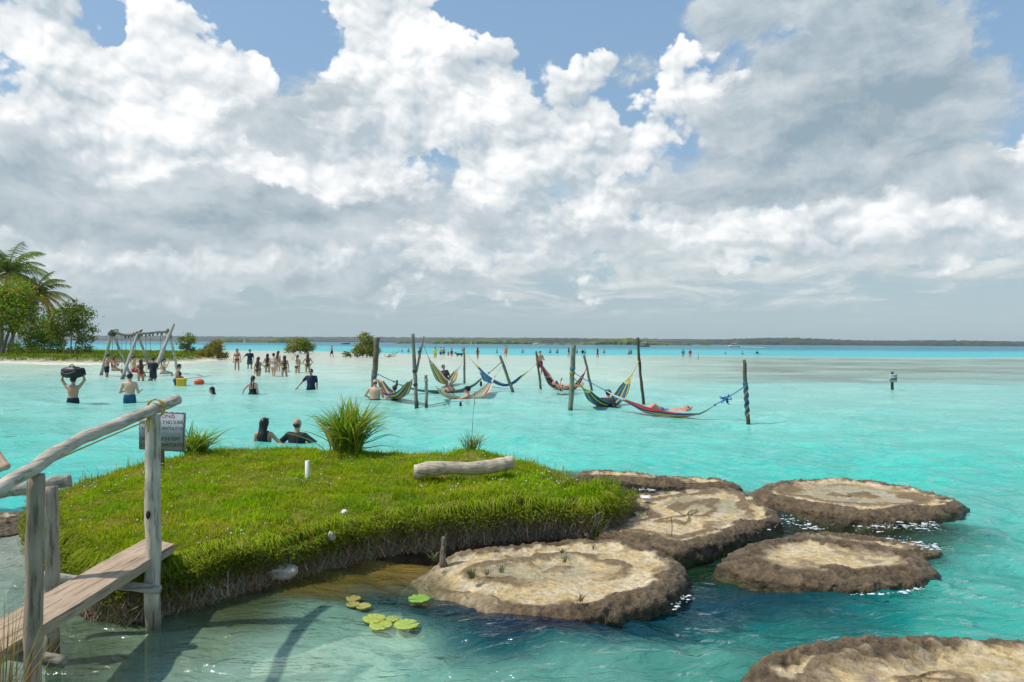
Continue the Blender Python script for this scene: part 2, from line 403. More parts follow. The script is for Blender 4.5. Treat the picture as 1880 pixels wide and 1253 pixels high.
# ---- how deep and clear the water is, in zones, with rock shade painted in
def zone_points():
    P = []
    def z(px, py, c, op): 
        w = at_z(px, py, 0); P.append((w[0] / w[1], math.log(w[1]), *lin(c), op))
    T1 = (92, 203, 186); T2 = (128, 208, 192); T3 = (154, 213, 198); G = (80, 190, 173)
    for px in range(-900, 2900, 160):
        
        for py in (705, 720, 735, 750, 765, 780, 797, 814, 832, 850):
            f_ = (py - 705) / 145.0; c_ = lerp(np.array(T3), np.array(T1), f_ ** 1.2)
            if py < 840 or px < -50 or px > 1200: z(px, py, tuple(c_), 1.0)
    for px in (1250, 1400, 1600, 1850, 2100): z(px, 870, (92, 203, 185), .96)
    for px in (1800, 1880, 2000, 2300): z(px, 930, (104, 194, 178), .95); z(px, 1010, (100, 188, 172), .94); z(px, 1100, (92, 182, 166), .92); z(px, 1190, (84, 176, 160), .92)
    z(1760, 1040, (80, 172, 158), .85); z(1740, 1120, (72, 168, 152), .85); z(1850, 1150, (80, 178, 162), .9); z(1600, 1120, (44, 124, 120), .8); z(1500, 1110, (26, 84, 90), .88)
    z(1360, 1100, (28, 80, 88), .9); z(1300, 1130, (28, 84, 92), .88); z(1180, 1170, (28, 76, 88), .86); z(1350, 1160, (60, 136, 128), .78); z(1250, 1215, (104, 172, 154), .7); z(1420, 1150, (62, 146, 136), .75)  # dark ones: deep water plus shade of the undercut rocks, put into the colour
    z(1000, 1175, (22, 56, 70), .9); z(880, 1130, (26, 66, 76), .9); z(820, 1110, (30, 72, 78), .85); z(900, 1190, (30, 72, 84), .84); z(1050, 1235, (116, 178, 160), .7); z(850, 1240, (134, 190, 170), .68)  # darkest in front of the tan rock: depth and its painted shadow together
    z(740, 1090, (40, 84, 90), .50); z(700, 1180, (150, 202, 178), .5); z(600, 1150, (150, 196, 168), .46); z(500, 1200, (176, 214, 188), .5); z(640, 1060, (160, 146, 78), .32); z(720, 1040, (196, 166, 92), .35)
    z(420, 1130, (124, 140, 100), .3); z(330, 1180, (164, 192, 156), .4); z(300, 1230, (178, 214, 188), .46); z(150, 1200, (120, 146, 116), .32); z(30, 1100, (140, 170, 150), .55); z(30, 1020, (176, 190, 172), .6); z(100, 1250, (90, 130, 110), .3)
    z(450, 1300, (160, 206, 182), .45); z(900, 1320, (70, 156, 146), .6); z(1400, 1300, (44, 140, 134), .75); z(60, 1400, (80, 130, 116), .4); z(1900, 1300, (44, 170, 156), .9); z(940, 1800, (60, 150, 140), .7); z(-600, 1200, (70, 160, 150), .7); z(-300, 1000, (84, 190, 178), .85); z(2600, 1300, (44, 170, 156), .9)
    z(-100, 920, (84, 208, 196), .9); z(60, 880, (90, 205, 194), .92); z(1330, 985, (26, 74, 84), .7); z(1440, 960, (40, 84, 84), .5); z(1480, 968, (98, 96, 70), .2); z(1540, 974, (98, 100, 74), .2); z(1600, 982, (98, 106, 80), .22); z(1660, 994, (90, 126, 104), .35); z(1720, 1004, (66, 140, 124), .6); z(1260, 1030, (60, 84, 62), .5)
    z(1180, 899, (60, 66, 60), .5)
    return np.array(P)
ZP = zone_points()
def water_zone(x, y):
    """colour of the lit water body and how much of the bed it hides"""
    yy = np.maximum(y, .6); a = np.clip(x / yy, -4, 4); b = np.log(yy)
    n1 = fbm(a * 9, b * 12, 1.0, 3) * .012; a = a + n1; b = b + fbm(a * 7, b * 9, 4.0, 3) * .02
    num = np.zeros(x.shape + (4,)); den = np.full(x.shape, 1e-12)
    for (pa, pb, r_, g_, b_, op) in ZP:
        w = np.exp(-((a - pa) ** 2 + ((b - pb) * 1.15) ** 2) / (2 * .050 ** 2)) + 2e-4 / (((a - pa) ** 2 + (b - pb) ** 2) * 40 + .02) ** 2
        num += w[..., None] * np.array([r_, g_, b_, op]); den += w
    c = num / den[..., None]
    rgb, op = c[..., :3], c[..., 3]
    # farther out: turquoise, pale sand bar, bright cyan, deep channel
    q = 2506.0 / np.maximum(yy, 2.0)
    ax = x / yy
    wob = fbm(x * .02, yy * .012, 2.0, 4) * 3.2 * np.clip(q / 30, .25, 2)
    qn = q + wob
    right = sstep(.12, .36, ax + fbm(x * .03, yy * .02, 7.0, 3) * .08)
    SAND, CREAM, CYAN, DEEP, BAR = lin((196, 222, 202)), lin((216, 220, 198)), lin((74, 208, 212)), lin((24, 148, 172)), lin((150, 166, 148))
    TQ = lin((154, 212, 198))
    far = np.broadcast_to(TQ, rgb.shape).copy()
    edge = lerp(86, 72, right)
    t = sstep(edge, edge - 32, qn)[..., None]
    sandy = lerp(SAND, CREAM, sstep(50, 30, qn)[..., None] * sstep(.05, -.15, ax)[..., None])
    far = lerp(far, sandy, t)
    streak = sstep(-.35, .55, fbm(x * .05, yy * .16, 3.0, 5, .6))
    bar = right * sstep(74, 62, qn) * sstep(21.5, 25.5, qn) * (.45 + .55 * streak)
    far = lerp(far, BAR * (.80 + .3 * fbm(x * .22, yy * .5, 9.0, 4)[..., None]), bar[..., None])
    left = sstep(-.12, -.3, ax)
    lo = lerp(20.5, 15.0, left)
    far = lerp(far, CYAN, sstep(lo + 3.5, lo - .5, qn)[..., None])
    far = lerp(far, DEEP, sstep(lerp(13.5, 9, left), lerp(7.0, 4.5, left), q + wob * .5)[..., None])
    m = sstep(19, 30, yy)[..., None]
    return lerp(rgb, far, m), lerp(op, 1.0, m[..., 0])

def bed_depth(x, y):
    d = .95 + .12 * fbm(x * .3, y * .3, 2.2, 3)
    d = lerp(d, .55, sstep(35, 60, y) * sstep(150, 100, y)); d = lerp(d, 4.0, sstep(110, 220, y))
    pool = sstep(9.5, 7.5, y)
    near = .42 + 1.05 * sstep(-.7, .4, x) - .15 * sstep(2.5, 4, x) + .06 * fbm(x * 1.7, y * 1.7, 5., 3)
    return lerp(d, near, pool)

def axis(dense_lo, dense_hi, step, lo, hi, g):
    a = list(np.arange(dense_lo, dense_hi, step)); s = step
    while a[-1] < hi: s *= g; a.append(a[-1] + s)
    s = step
    while a[0] > lo: s *= g; a.insert(0, a[0] - s)
    return np.array(a)

def build_water():
    xs = axis(-5.2, 6.2, .055, -9000, 9000, 1.042); ys = axis(3.2, 12.0, .045, -60, 9000, 1.024)
    X, Y = np.meshgrid(xs, ys)
    cell = np.maximum(np.gradient(xs)[None, :] * .5 + 0 * Y, np.gradient(ys)[:, None] + 0 * X)
    Z = wave_height(X, Y, np.maximum(np.gradient(ys)[:, None] + 0 * X, np.gradient(xs)[None, :] + 0 * Y))
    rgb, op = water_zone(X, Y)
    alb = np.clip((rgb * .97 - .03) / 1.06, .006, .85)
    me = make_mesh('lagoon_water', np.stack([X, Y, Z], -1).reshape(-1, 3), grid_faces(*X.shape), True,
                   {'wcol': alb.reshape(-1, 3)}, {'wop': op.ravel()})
    m = bpy.data.materials.new('lagoon_water'); m.use_nodes = True; nt = m.node_tree; nt.nodes.clear(); E.nt = nt
    out = nt.nodes.new('ShaderNodeOutputMaterial')
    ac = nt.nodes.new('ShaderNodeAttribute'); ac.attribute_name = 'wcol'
    ao = nt.nodes.new('ShaderNodeAttribute'); ao.attribute_name = 'wop'
    geo = nt.nodes.new('ShaderNodeNewGeometry'); px_, py_, pz_ = e_sep(geo.outputs['Position'])
    v1 = e_vec(px_ * .62, py_ * 1.5, 0.0)
    # patches of slightly different turbidity
    tone = e_noise(v1, .55, 5, .6)
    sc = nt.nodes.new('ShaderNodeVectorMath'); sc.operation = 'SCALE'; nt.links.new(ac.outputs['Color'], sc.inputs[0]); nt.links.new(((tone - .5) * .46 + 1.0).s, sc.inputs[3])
    rip = e_noise(v1, 5.0, 4, .55, .6) * .7 + e_noise(v1, 1.6, 4, .55, .6) * 1.7 + e_noise(v1, .42, 3, .5, .4) * 2.6
    bn = nt.nodes.new('ShaderNodeBump'); bn.inputs['Strength'].default_value = 1.0; bn.inputs['Distance'].default_value = .075
    nt.links.new(rip.s, bn.inputs['Height'])
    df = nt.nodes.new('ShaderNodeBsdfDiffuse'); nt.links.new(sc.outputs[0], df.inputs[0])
    nt.links.new(bn.outputs[0], df.inputs['Normal'])
    tr = nt.nodes.new('ShaderNodeBsdfTransparent'); tr.inputs[0].default_value = (.86, .97, .94, 1)
    body = nt.nodes.new('ShaderNodeMixShader'); nt.links.new(ao.outputs['Fac'], body.inputs[0]); nt.links.new(tr.outputs[0], body.inputs[1]); nt.links.new(df.outputs[0], body.inputs[2])
    gl = nt.nodes.new('ShaderNodeBsdfGlossy'); gl.inputs['Roughness'].default_value = .05; nt.links.new(bn.outputs[0], gl.inputs['Normal'])
    fr = nt.nodes.new('ShaderNodeFresnel'); fr.inputs[0].default_value = 1.33; nt.links.new(bn.outputs[0], fr.inputs['Normal'])
    fac = (E(fr.outputs[0]) * 1.0).min(.62)
    mx = nt.nodes.new('ShaderNodeMixShader'); nt.links.new(fac.s, mx.inputs[0]); nt.links.new(body.outputs[0], mx.inputs[1]); nt.links.new(gl.outputs[0], mx.inputs[2])
    nt.links.new(mx.outputs[0], out.inputs[0])
    o = link('lagoon_water', me, m); tag(o, 'turquoise lagoon water with wind ripples over pale sand', 'water', kind='structure')

    xs = axis(-6, 8, .14, -9000, 9000, 1.14); ys = axis(2.0, 12.0, .12, -60, 9000, 1.12)
    X, Y = np.meshgrid(xs, ys)
    d = bed_depth(X, Y); Z = -d
    lum = .85 + .28 * fbm(X * 1.3, Y * 1.3, 0., 4) 
    sand = np.array([.84, .84, .72]); alg = np.array([.16, .13, .06]); dark = np.array([.05, .06, .05])
    k = sstep(.0, .55, fbm(X * .9, Y * .9, 6., 4) + .25 * sstep(6.2, 4.8, Y + X * .35)); C = lerp(sand * lum[..., None], alg, k[..., None] * .35)
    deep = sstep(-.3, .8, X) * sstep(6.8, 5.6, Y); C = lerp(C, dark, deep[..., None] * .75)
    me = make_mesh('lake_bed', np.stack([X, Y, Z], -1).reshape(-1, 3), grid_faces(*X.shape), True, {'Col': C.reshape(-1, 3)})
    o = link('lake_bed', me, mat('lake_bed', .9, namp=.5, nscale=7, bump=.3, bscale=14)); tag(o, 'pale sandy lake bed under the water', 'lake bed', kind='structure')
build_water()

# ================================================================ the grassy islet in front
ISLET = [(1160,948,0,'f'),(1130,976,0,'f'),(1090,990,0,'f'),(1030,986,0,'f'),(960,991,0,'f'),(880,999,0,'f'),(800,1009,0,'f'),(730,1014,0,'f'),(650,1032,0,'f'),(590,1047,0,'f'),
         (520,1070,0,'f'),(440,1088,0,'f'),(380,1106,0,'f'),(320,1124,0,'f'),(250,1143,0,'f'),(180,1132,0,'f'),(120,1098,0,'f'),(85,1062,0,'f'),(60,1015,0,'f'),(75,960,0,'b'),(85,915,.05,'b'),
         (120,888,.1,'b'),(220,862,.1,'b'),(330,842,.1,'b'),(450,832,.1,'b'),(560,828,.1,'b'),(680,834,.1,'b'),(790,840,.1,'b'),(900,836,.1,'b'),(980,848,.1,'b'),(1040,862,.1,'b'),(1075,884,.1,'b'),(1115,905,.1,'b'),(1155,928,.1,'b')]
islet_poly = np.array([at_z(p[0], p[1], p[2])[:2] for p in ISLET])
islet_front = np.array([p[3] == 'f' for p in ISLET])
def islet_height(x, y):
    sh = np.shape(x); P = np.stack([np.ravel(x), np.ravel(y)], 1)
    P = P + .09 * np.stack([fbm(P[:, 0] * 2.2, P[:, 1] * 2.2, 1., 4, .6), fbm(P[:, 0] * 2.2, P[:, 1] * 2.2, 6., 4, .6)], 1)
    d, i = poly_sdf(P, islet_poly)
    fr = islet_front[i].astype(float)
    top = .37 + .06 * fbm(P[:, 0] * 1.2, P[:, 1] * 1.2, 3., 4, .55) + .016 * fbm(P[:, 0] * 7, P[:, 1] * 7, 3., 2) - .04 * sstep(6.5, 9.5, P[:, 1])
    hf = top * (.88 * sstep(-.02, .12, d) + .12 * sstep(.05, .6, d)); hb = top * (.35 * sstep(-.02, .25, d) + .65 * sstep(.1, 1.3, d))
    h = np.where(fr > 0, hf, hb); h = np.where(d < -.02, -.5 * sstep(-.02, -.25, d), h)
    return h.reshape(sh), d.reshape(sh), fr.reshape(sh)
class Sampler:
    """bilinear look-up of a height field"""
    def __init__(s, x0, x1, y0, y1, st, fn):
        s.xs = np.arange(x0, x1, st); s.ys = np.arange(y0, y1, st); s.st = st
        s.X, s.Y = np.meshgrid(s.xs, s.ys); s.h, s.d, s.fr = fn(s.X, s.Y)
    def __call__(s, x, y, a='h'):
        A = getattr(s, a); fx = np.clip((np.asarray(x) - s.xs[0]) / s.st, 0, len(s.xs) - 1.001); fy = np.clip((np.asarray(y) - s.ys[0]) / s.st, 0, len(s.ys) - 1.001)
        i, j = fx.astype(int), fy.astype(int); u, v = fx - i, fy - j
        return (A[j, i] * (1 - u) + A[j, i + 1] * u) * (1 - v) + (A[j + 1, i] * (1 - u) + A[j + 1, i + 1] * u) * v
islet = Sampler(-8.3, 2.0, 4.2, 12.6, .04, islet_height)
def build_islet():
    X, Y, H, D = islet.X, islet.Y, islet.h, islet.d
    V = np.stack([X, Y, H], -1).reshape(-1, 3); Fq = grid_faces(*X.shape)
    keep = (D.ravel()[Fq] > -.25).any(1); Fq = Fq[keep]
    us = np.unique(Fq); rm = np.full(len(V), -1); rm[us] = np.arange(len(us)); V = V[us]; Fq = rm[Fq]
    x, y, z = V.T; n = fbm(x * 2.2, y * 2.2, 0., 4)
    soil = np.array([.085, .058, .034]); turf = np.array([.12, .14, .018]); dry = np.array([.26, .20, .06])
    C = lerp(turf, dry, sstep(-.1, .6, n)[:, None] * .6); C = lerp(soil * (1 + .5 * fbm(x * 9, y * 9, z * 9, 3))[:, None], C, sstep(.16, .30, z)[:, None])
    o = link('islet_ground', make_mesh('islet_ground', V, Fq, True, {'Col': C}), mat('islet_soil', .95, namp=.5, nscale=18, matte=True))
    tag(o, 'low turf islet with an eroded root bank above the pool', 'islet', kind='structure')
build_islet()

def blades(px, py, pz, length, width, lean, C, rs, seg=2):
    """single grass blades, bent, as one vertex and face block"""
    n = len(px); th = rs.rand(n) * 6.283; d = np.stack([np.cos(th), np.sin(th), np.zeros(n)], 1)
    s = np.stack([-d[:, 1], d[:, 0], np.zeros(n)], 1); b = np.stack([px, py, pz], 1); up = np.array([0, 0, 1.0])
    L = length[:, None]; W = width[:, None]; k = lean[:, None]
    mid = b + up * L * .58 * (1 - .25 * k) + d * L * .22 * k; tip = b + up * L * np.maximum(1 - .62 * k, .1) + d * L * .78 * k
    v = np.stack([b - s * W * .5, b + s * W * .5, mid - s * W * .42, mid + s * W * .42, tip], 1).reshape(-1, 3)
    o = np.arange(n)[:, None] * 5
    q = o + np.array([0, 1, 3, 2]); t = o + np.array([2, 3, 4])
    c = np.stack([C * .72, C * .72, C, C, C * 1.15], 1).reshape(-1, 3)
    return v, t, q, c
def grass_colour(x, y, n, rs):
    g = np.array([.30, .41, .008]); lush = np.array([.24, .43, .006]); yl = np.array([.54, .51, .02]); dry = np.array([.50, .40, .10])
    m = fbm(x * 1.1, y * 1.1, 4., 4, .65)
    C = lerp(np.broadcast_to(g, (n, 3)), lush, sstep(.0, .5, -m)[:, None]); C = lerp(C, yl, sstep(.05, .7, m + .3 * rs.normal(size=n))[:, None] * .75)
    C = np.where((rs.rand(n) < .05 + .16 * sstep(.2, .7, m))[:, None], dry, C)
    return C * (.75 + .5 * rs.rand(n))[:, None]
def build_turf():
    rs = np.random.RandomState(3); B = MB()
    n = 250000; x = rs.uniform(-8.0, 1.9, n); y = rs.uniform(4.3, 12.4, n)
    d = islet(x, y, 'd'); keep = (d > .03) & (rs.rand(n) < np.clip(1.6 - y * .085, .35, 1) * (.35 + .65 * sstep(-.55, -.1, fbm(x * 1.3, y * 1.3, 21., 4, .6)))); x, y = x[keep], y[keep]
    h, d, fr = islet(x, y), islet(x, y, 'd'), islet(x, y, 'fr'); n = len(x)
    lip = fr * sstep(.75, .15, d) * sstep(-1.8, .3, x + .4 * fbm(x, y, 2., 2))
    tall = np.maximum(sstep(.1, .6, fbm(x * .7, y * .7, 9., 3)), sstep(.18, .5, fbm(x * 2.1, y * 2.1, 5., 3)))
    L = (.035 + .03 * rs.rand(n) + .075 * tall * rs.rand(n) + lip * (.05 + .10 * rs.rand(n))) * (.8 + .4 * rs.rand(n))
    C = grass_colour(x, y, n, rs); C = lerp(C, np.array([.19, .33, .008]) * (.75 + .5 * rs.rand(n))[:, None], lip[:, None] * .8)
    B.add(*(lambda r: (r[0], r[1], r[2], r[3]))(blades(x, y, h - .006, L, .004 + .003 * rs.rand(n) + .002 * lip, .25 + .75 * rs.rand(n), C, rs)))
    # broad lush tufts and blades spilling over the lip
    nt_ = 420; tx = rs.uniform(-7.5, 1.6, nt_); ty = rs.uniform(4.6, 11.8, nt_); ok = islet(tx, ty, 'd') > .05; tx, ty = tx[ok], ty[ok]; k_ = rs.randint(len(tx), size=len(tx) * 42); sz = (.04 + .05 * rs.rand(len(tx)))[k_]
    x = tx[k_] + rs.normal(size=len(k_)) * sz; y = ty[k_] + rs.normal(size=len(k_)) * sz; n = len(x); tone = (.7 + .6 * rs.rand(len(tx)))[k_]
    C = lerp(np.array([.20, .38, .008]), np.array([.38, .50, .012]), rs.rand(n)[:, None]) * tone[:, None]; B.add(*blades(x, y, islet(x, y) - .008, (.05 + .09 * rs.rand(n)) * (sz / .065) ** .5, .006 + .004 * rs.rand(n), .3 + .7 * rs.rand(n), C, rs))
    n = 15000; t = rs.rand(n) * 18.8; t = t[fbm(t * 1.7, 0 * t, 4., 4, .65) + .25 * rs.normal(size=n) > -.02]; n = len(t); i = t.astype(int); f = (t - i)[:, None]; p = islet_poly[i] * (1 - f) + islet_poly[i + 1] * f; ce = islet_poly.mean(0); ed = islet_poly[i + 1] - islet_poly[i]; ed = ed / np.linalg.norm(ed, axis=1, keepdims=True); iw = np.stack([ed[:, 1], -ed[:, 0]], 1); iw *= np.sign(((ce - p) * iw).sum(1))[:, None]
    p = p + iw * (.06 + .14 * rs.rand(n))[:, None]; z = islet(p[:, 0], p[:, 1]); b = np.stack([p[:, 0], p[:, 1], z - .01], 1); L = .06 + .12 * rs.rand(n); od = np.concatenate([-iw + ed * rs.normal(size=n)[:, None] * .5, np.zeros((n, 1))], 1)
    mid = b + od * (L * .45)[:, None] + np.array([0, 0, 1.0]) * (L * .55)[:, None]; tip = b + od * (L * .95)[:, None] + np.array([0, 0, 1.0]) * (L * (.35 - .6 * rs.rand(n)))[:, None]; sd = np.concatenate([ed, np.zeros((n, 1))], 1) * (.0022 + .0018 * rs.rand(n))[:, None]
    C = lerp(np.array([.17, .31, .008]), np.array([.36, .42, .02]), rs.rand(n)[:, None]) * (.7 + .5 * rs.rand(n))[:, None]; C = np.where((rs.rand(n) < .15)[:, None], np.array([.42, .34, .12]), C); o = np.arange(n)[:, None] * 5
    B.add(np.stack([b - sd, b + sd, mid - sd, mid + sd, tip], 1).reshape(-1, 3), o + np.array([2, 3, 4]), o + np.array([0, 1, 3, 2]), np.repeat(C, 5, 0))
    o = B.build('turf_grass', mat('turf_grass', .9, namp=.2, nscale=3, trans=.35, matte=True)); tag(o, 'short green turf covering the islet', 'grass', kind='stuff')
    # creeping leafy plants along the lip of the bank
    B = MB(); n = 52000; t = rs.rand(n) * 19; i = t.astype(int); f = (t - i)[:, None]
    p = islet_poly[i] * (1 - f) + islet_poly[i + 1] * f
    e = islet_poly[i + 1] - islet_poly[i]; e /= np.linalg.norm(e, axis=1, keepdims=True); inw = np.stack([e[:, 1], -e[:, 0]], 1)
    c0 = islet_poly.mean(0); inw *= np.sign(((c0 - p) * inw).sum(1))[:, None]
    w = rs.beta(1.2, 2.8, n) * (.30 + .20 * sstep(-2.2, .2, p[:, 0])) - .06; p = p + inw * w[:, None]
    h = islet(p[:, 0], p[:, 1]); z = np.maximum(h, .02) + rs.rand(n) * .045 + .02
    out = -inw * (sstep(.16, .0, w) * (.02 + .06 * rs.rand(n)))[:, None]; p = p + out
    z = np.where(w < .1, .09 + .25 * rs.rand(n) ** .8 + .05 * fbm(p[:, 0] * 2.5, p[:, 1] * 2.5, 3., 3), z); ok = (z > .14) | (rs.rand(n) < .25); p, z, w, inw = p[ok], z[ok], w[ok], inw[ok]; n = len(z)
    s = .005 + .008 * rs.rand(n); a = rs.rand(n) * 6.283; ti = rs.normal(size=(n, 2)) * .5
    ux = np.stack([np.cos(a), np.sin(a), ti[:, 0]], 1) * s[:, None]; uy = np.stack([-np.sin(a), np.cos(a), ti[:, 1]], 1) * s[:, None] * .7
    b = np.stack([p[:, 0], p[:, 1], z], 1)
    v = np.stack([b - ux, b + uy, b + ux, b - uy], 1).reshape(-1, 3); q = np.arange(n)[:, None] * 4 + np.arange(4)
    gr = lerp(np.array([.11, .17, .010]), np.array([.26, .29, .025]), rs.rand(n)[:, None]); gr = np.where((rs.rand(n) < .04 + .30 * sstep(.24, .12, z))[:, None], np.array([.22, .09, .05]), gr)
    B.add(v, None, q, np.repeat(gr, 4, 0))
    tag(B.build('creeping_leaves', mat('leaf_small', .75, namp=.2, trans=.3, matte=True)), 'small leafy creepers along the lip of the bank', 'ground cover', kind='stuff')
    # bare roots and dead stalks hanging down the bank
    B = MB(); n = 11000; t = rs.rand(n) * 18.6; i = t.astype(int); f = (t - i)[:, None]
    p = islet_poly[i] * (1 - f) + islet_poly[i + 1] * f; e = islet_poly[i + 1] - islet_poly[i]; e /= np.linalg.norm(e, axis=1, keepdims=True); inw = np.stack([e[:, 1], -e[:, 0]], 1); inw *= np.sign(((c0 - p) * inw).sum(1))[:, None]
    b = np.concatenate([p - inw * (.015 + .07 * rs.rand(n))[:, None], (-.01 + .09 * rs.rand(n))[:, None]], 1)
    tip = b + np.concatenate([inw * (.02 + .06 * rs.rand(n))[:, None] + e * rs.normal(size=n)[:, None] * .11, (.04 + .19 * rs.rand(n))[:, None]], 1)
    mid = (b + tip) / 2 + rs.normal(size=(n, 3)) * .034; sd = np.concatenate([e, np.zeros((n, 1))], 1) * (.0015 + .0035 * rs.rand(n) ** 2)[:, None]
    v = np.stack([b - sd, b + sd, mid + sd, mid - sd, tip - sd * .6, tip + sd * .6], 1).reshape(-1, 3); o = np.arange(n)[:, None] * 6
    C = lerp(np.array([.12, .07, .04]), np.array([.46, .38, .29]), (rs.rand(n) ** 1.5)[:, None]); C = np.where((rs.rand(n) < .18)[:, None], np.array([.22, .10, .06]), C); C = np.where((rs.rand(n) < .15)[:, None], np.array([.16, .19, .04]), C)
    B.add(v, None, np.concatenate([o + np.array([0, 1, 2, 3]), o + np.array([3, 2, 5, 4])]), np.repeat(C, 6, 0))
    tag(B.build('bank_roots', mat('dead_stalk', .9, namp=.3)), 'tangle of pale dead roots hanging down the bank', 'roots', kind='stuff')
    # wispy seed heads along the far edge
    B = MB(); n = 2600; t = 19 + rs.rand(n) * 14.9; i = np.minimum(t.astype(int), len(islet_poly) - 2); f = (t - i)[:, None]; p = islet_poly[i] * (1 - f) + islet_poly[i + 1] * f; p = p + (c0 - p) / np.linalg.norm(c0 - p, axis=1, keepdims=True) * (rs.rand(n) * .55)[:, None]
    ok = fbm(p[:, 0] * 1.2, p[:, 1] * 1.2, 3., 3) > -.25; p = p[ok]; n = len(p); hh = np.maximum(islet(p[:, 0], p[:, 1]), .03)
    B.add(*blades(p[:, 0], p[:, 1], hh - .01, (.08 + .22 * rs.rand(n) ** 2.2), .004 + .003 * rs.rand(n), .15 + .6 * rs.rand(n), lerp(np.array([.22, .30, .02]), np.array([.42, .36, .14]), rs.rand(n)[:, None]), rs))
    tag(B.build('seeding_grass', mat('turf_grass')), 'loose seeding grass along the far edge of the islet', 'grass', kind='stuff')
    # white clover-like flower heads
    B = MB(); n = 2600; x = rs.uniform(-6.5, 1.6, n); y = rs.uniform(5.2, 11.5, n); dens = sstep(.0, .5, fbm(x * .8, y * .8, 12., 3)) + .8 * np.exp(-((x - .1) ** 2 / 1.2 + (y - 8.5) ** 2 / 1.5)) + .9 * np.exp(-((x + 4.6) ** 2 / .6 + (y - 7.6) ** 2 / 1.2))
    ok = (islet(x, y, 'd') > .12) & (rs.rand(n) < dens * .42); x, y = x[ok], y[ok]; h = islet(x, y)
    for a_, b_, c_ in zip(x, y, h):
        r_ = .006 + .006 * rs.rand(); z_ = c_ + .05 + .05 * rs.rand()
        B.ball((a_, b_, z_), (r_, r_, r_ * .7), 5, 3, (.72, .71, .62)); B.tube([(a_, b_, c_), (a_, b_, z_)], .0012, 3, (.12, .2, .03), cap=False)
    tag(B.build('white_flowers', mat('white_flower', .8, namp=.1)), 'scattered tiny white flower heads in the turf', 'flowers', kind='stuff')
build_turf()

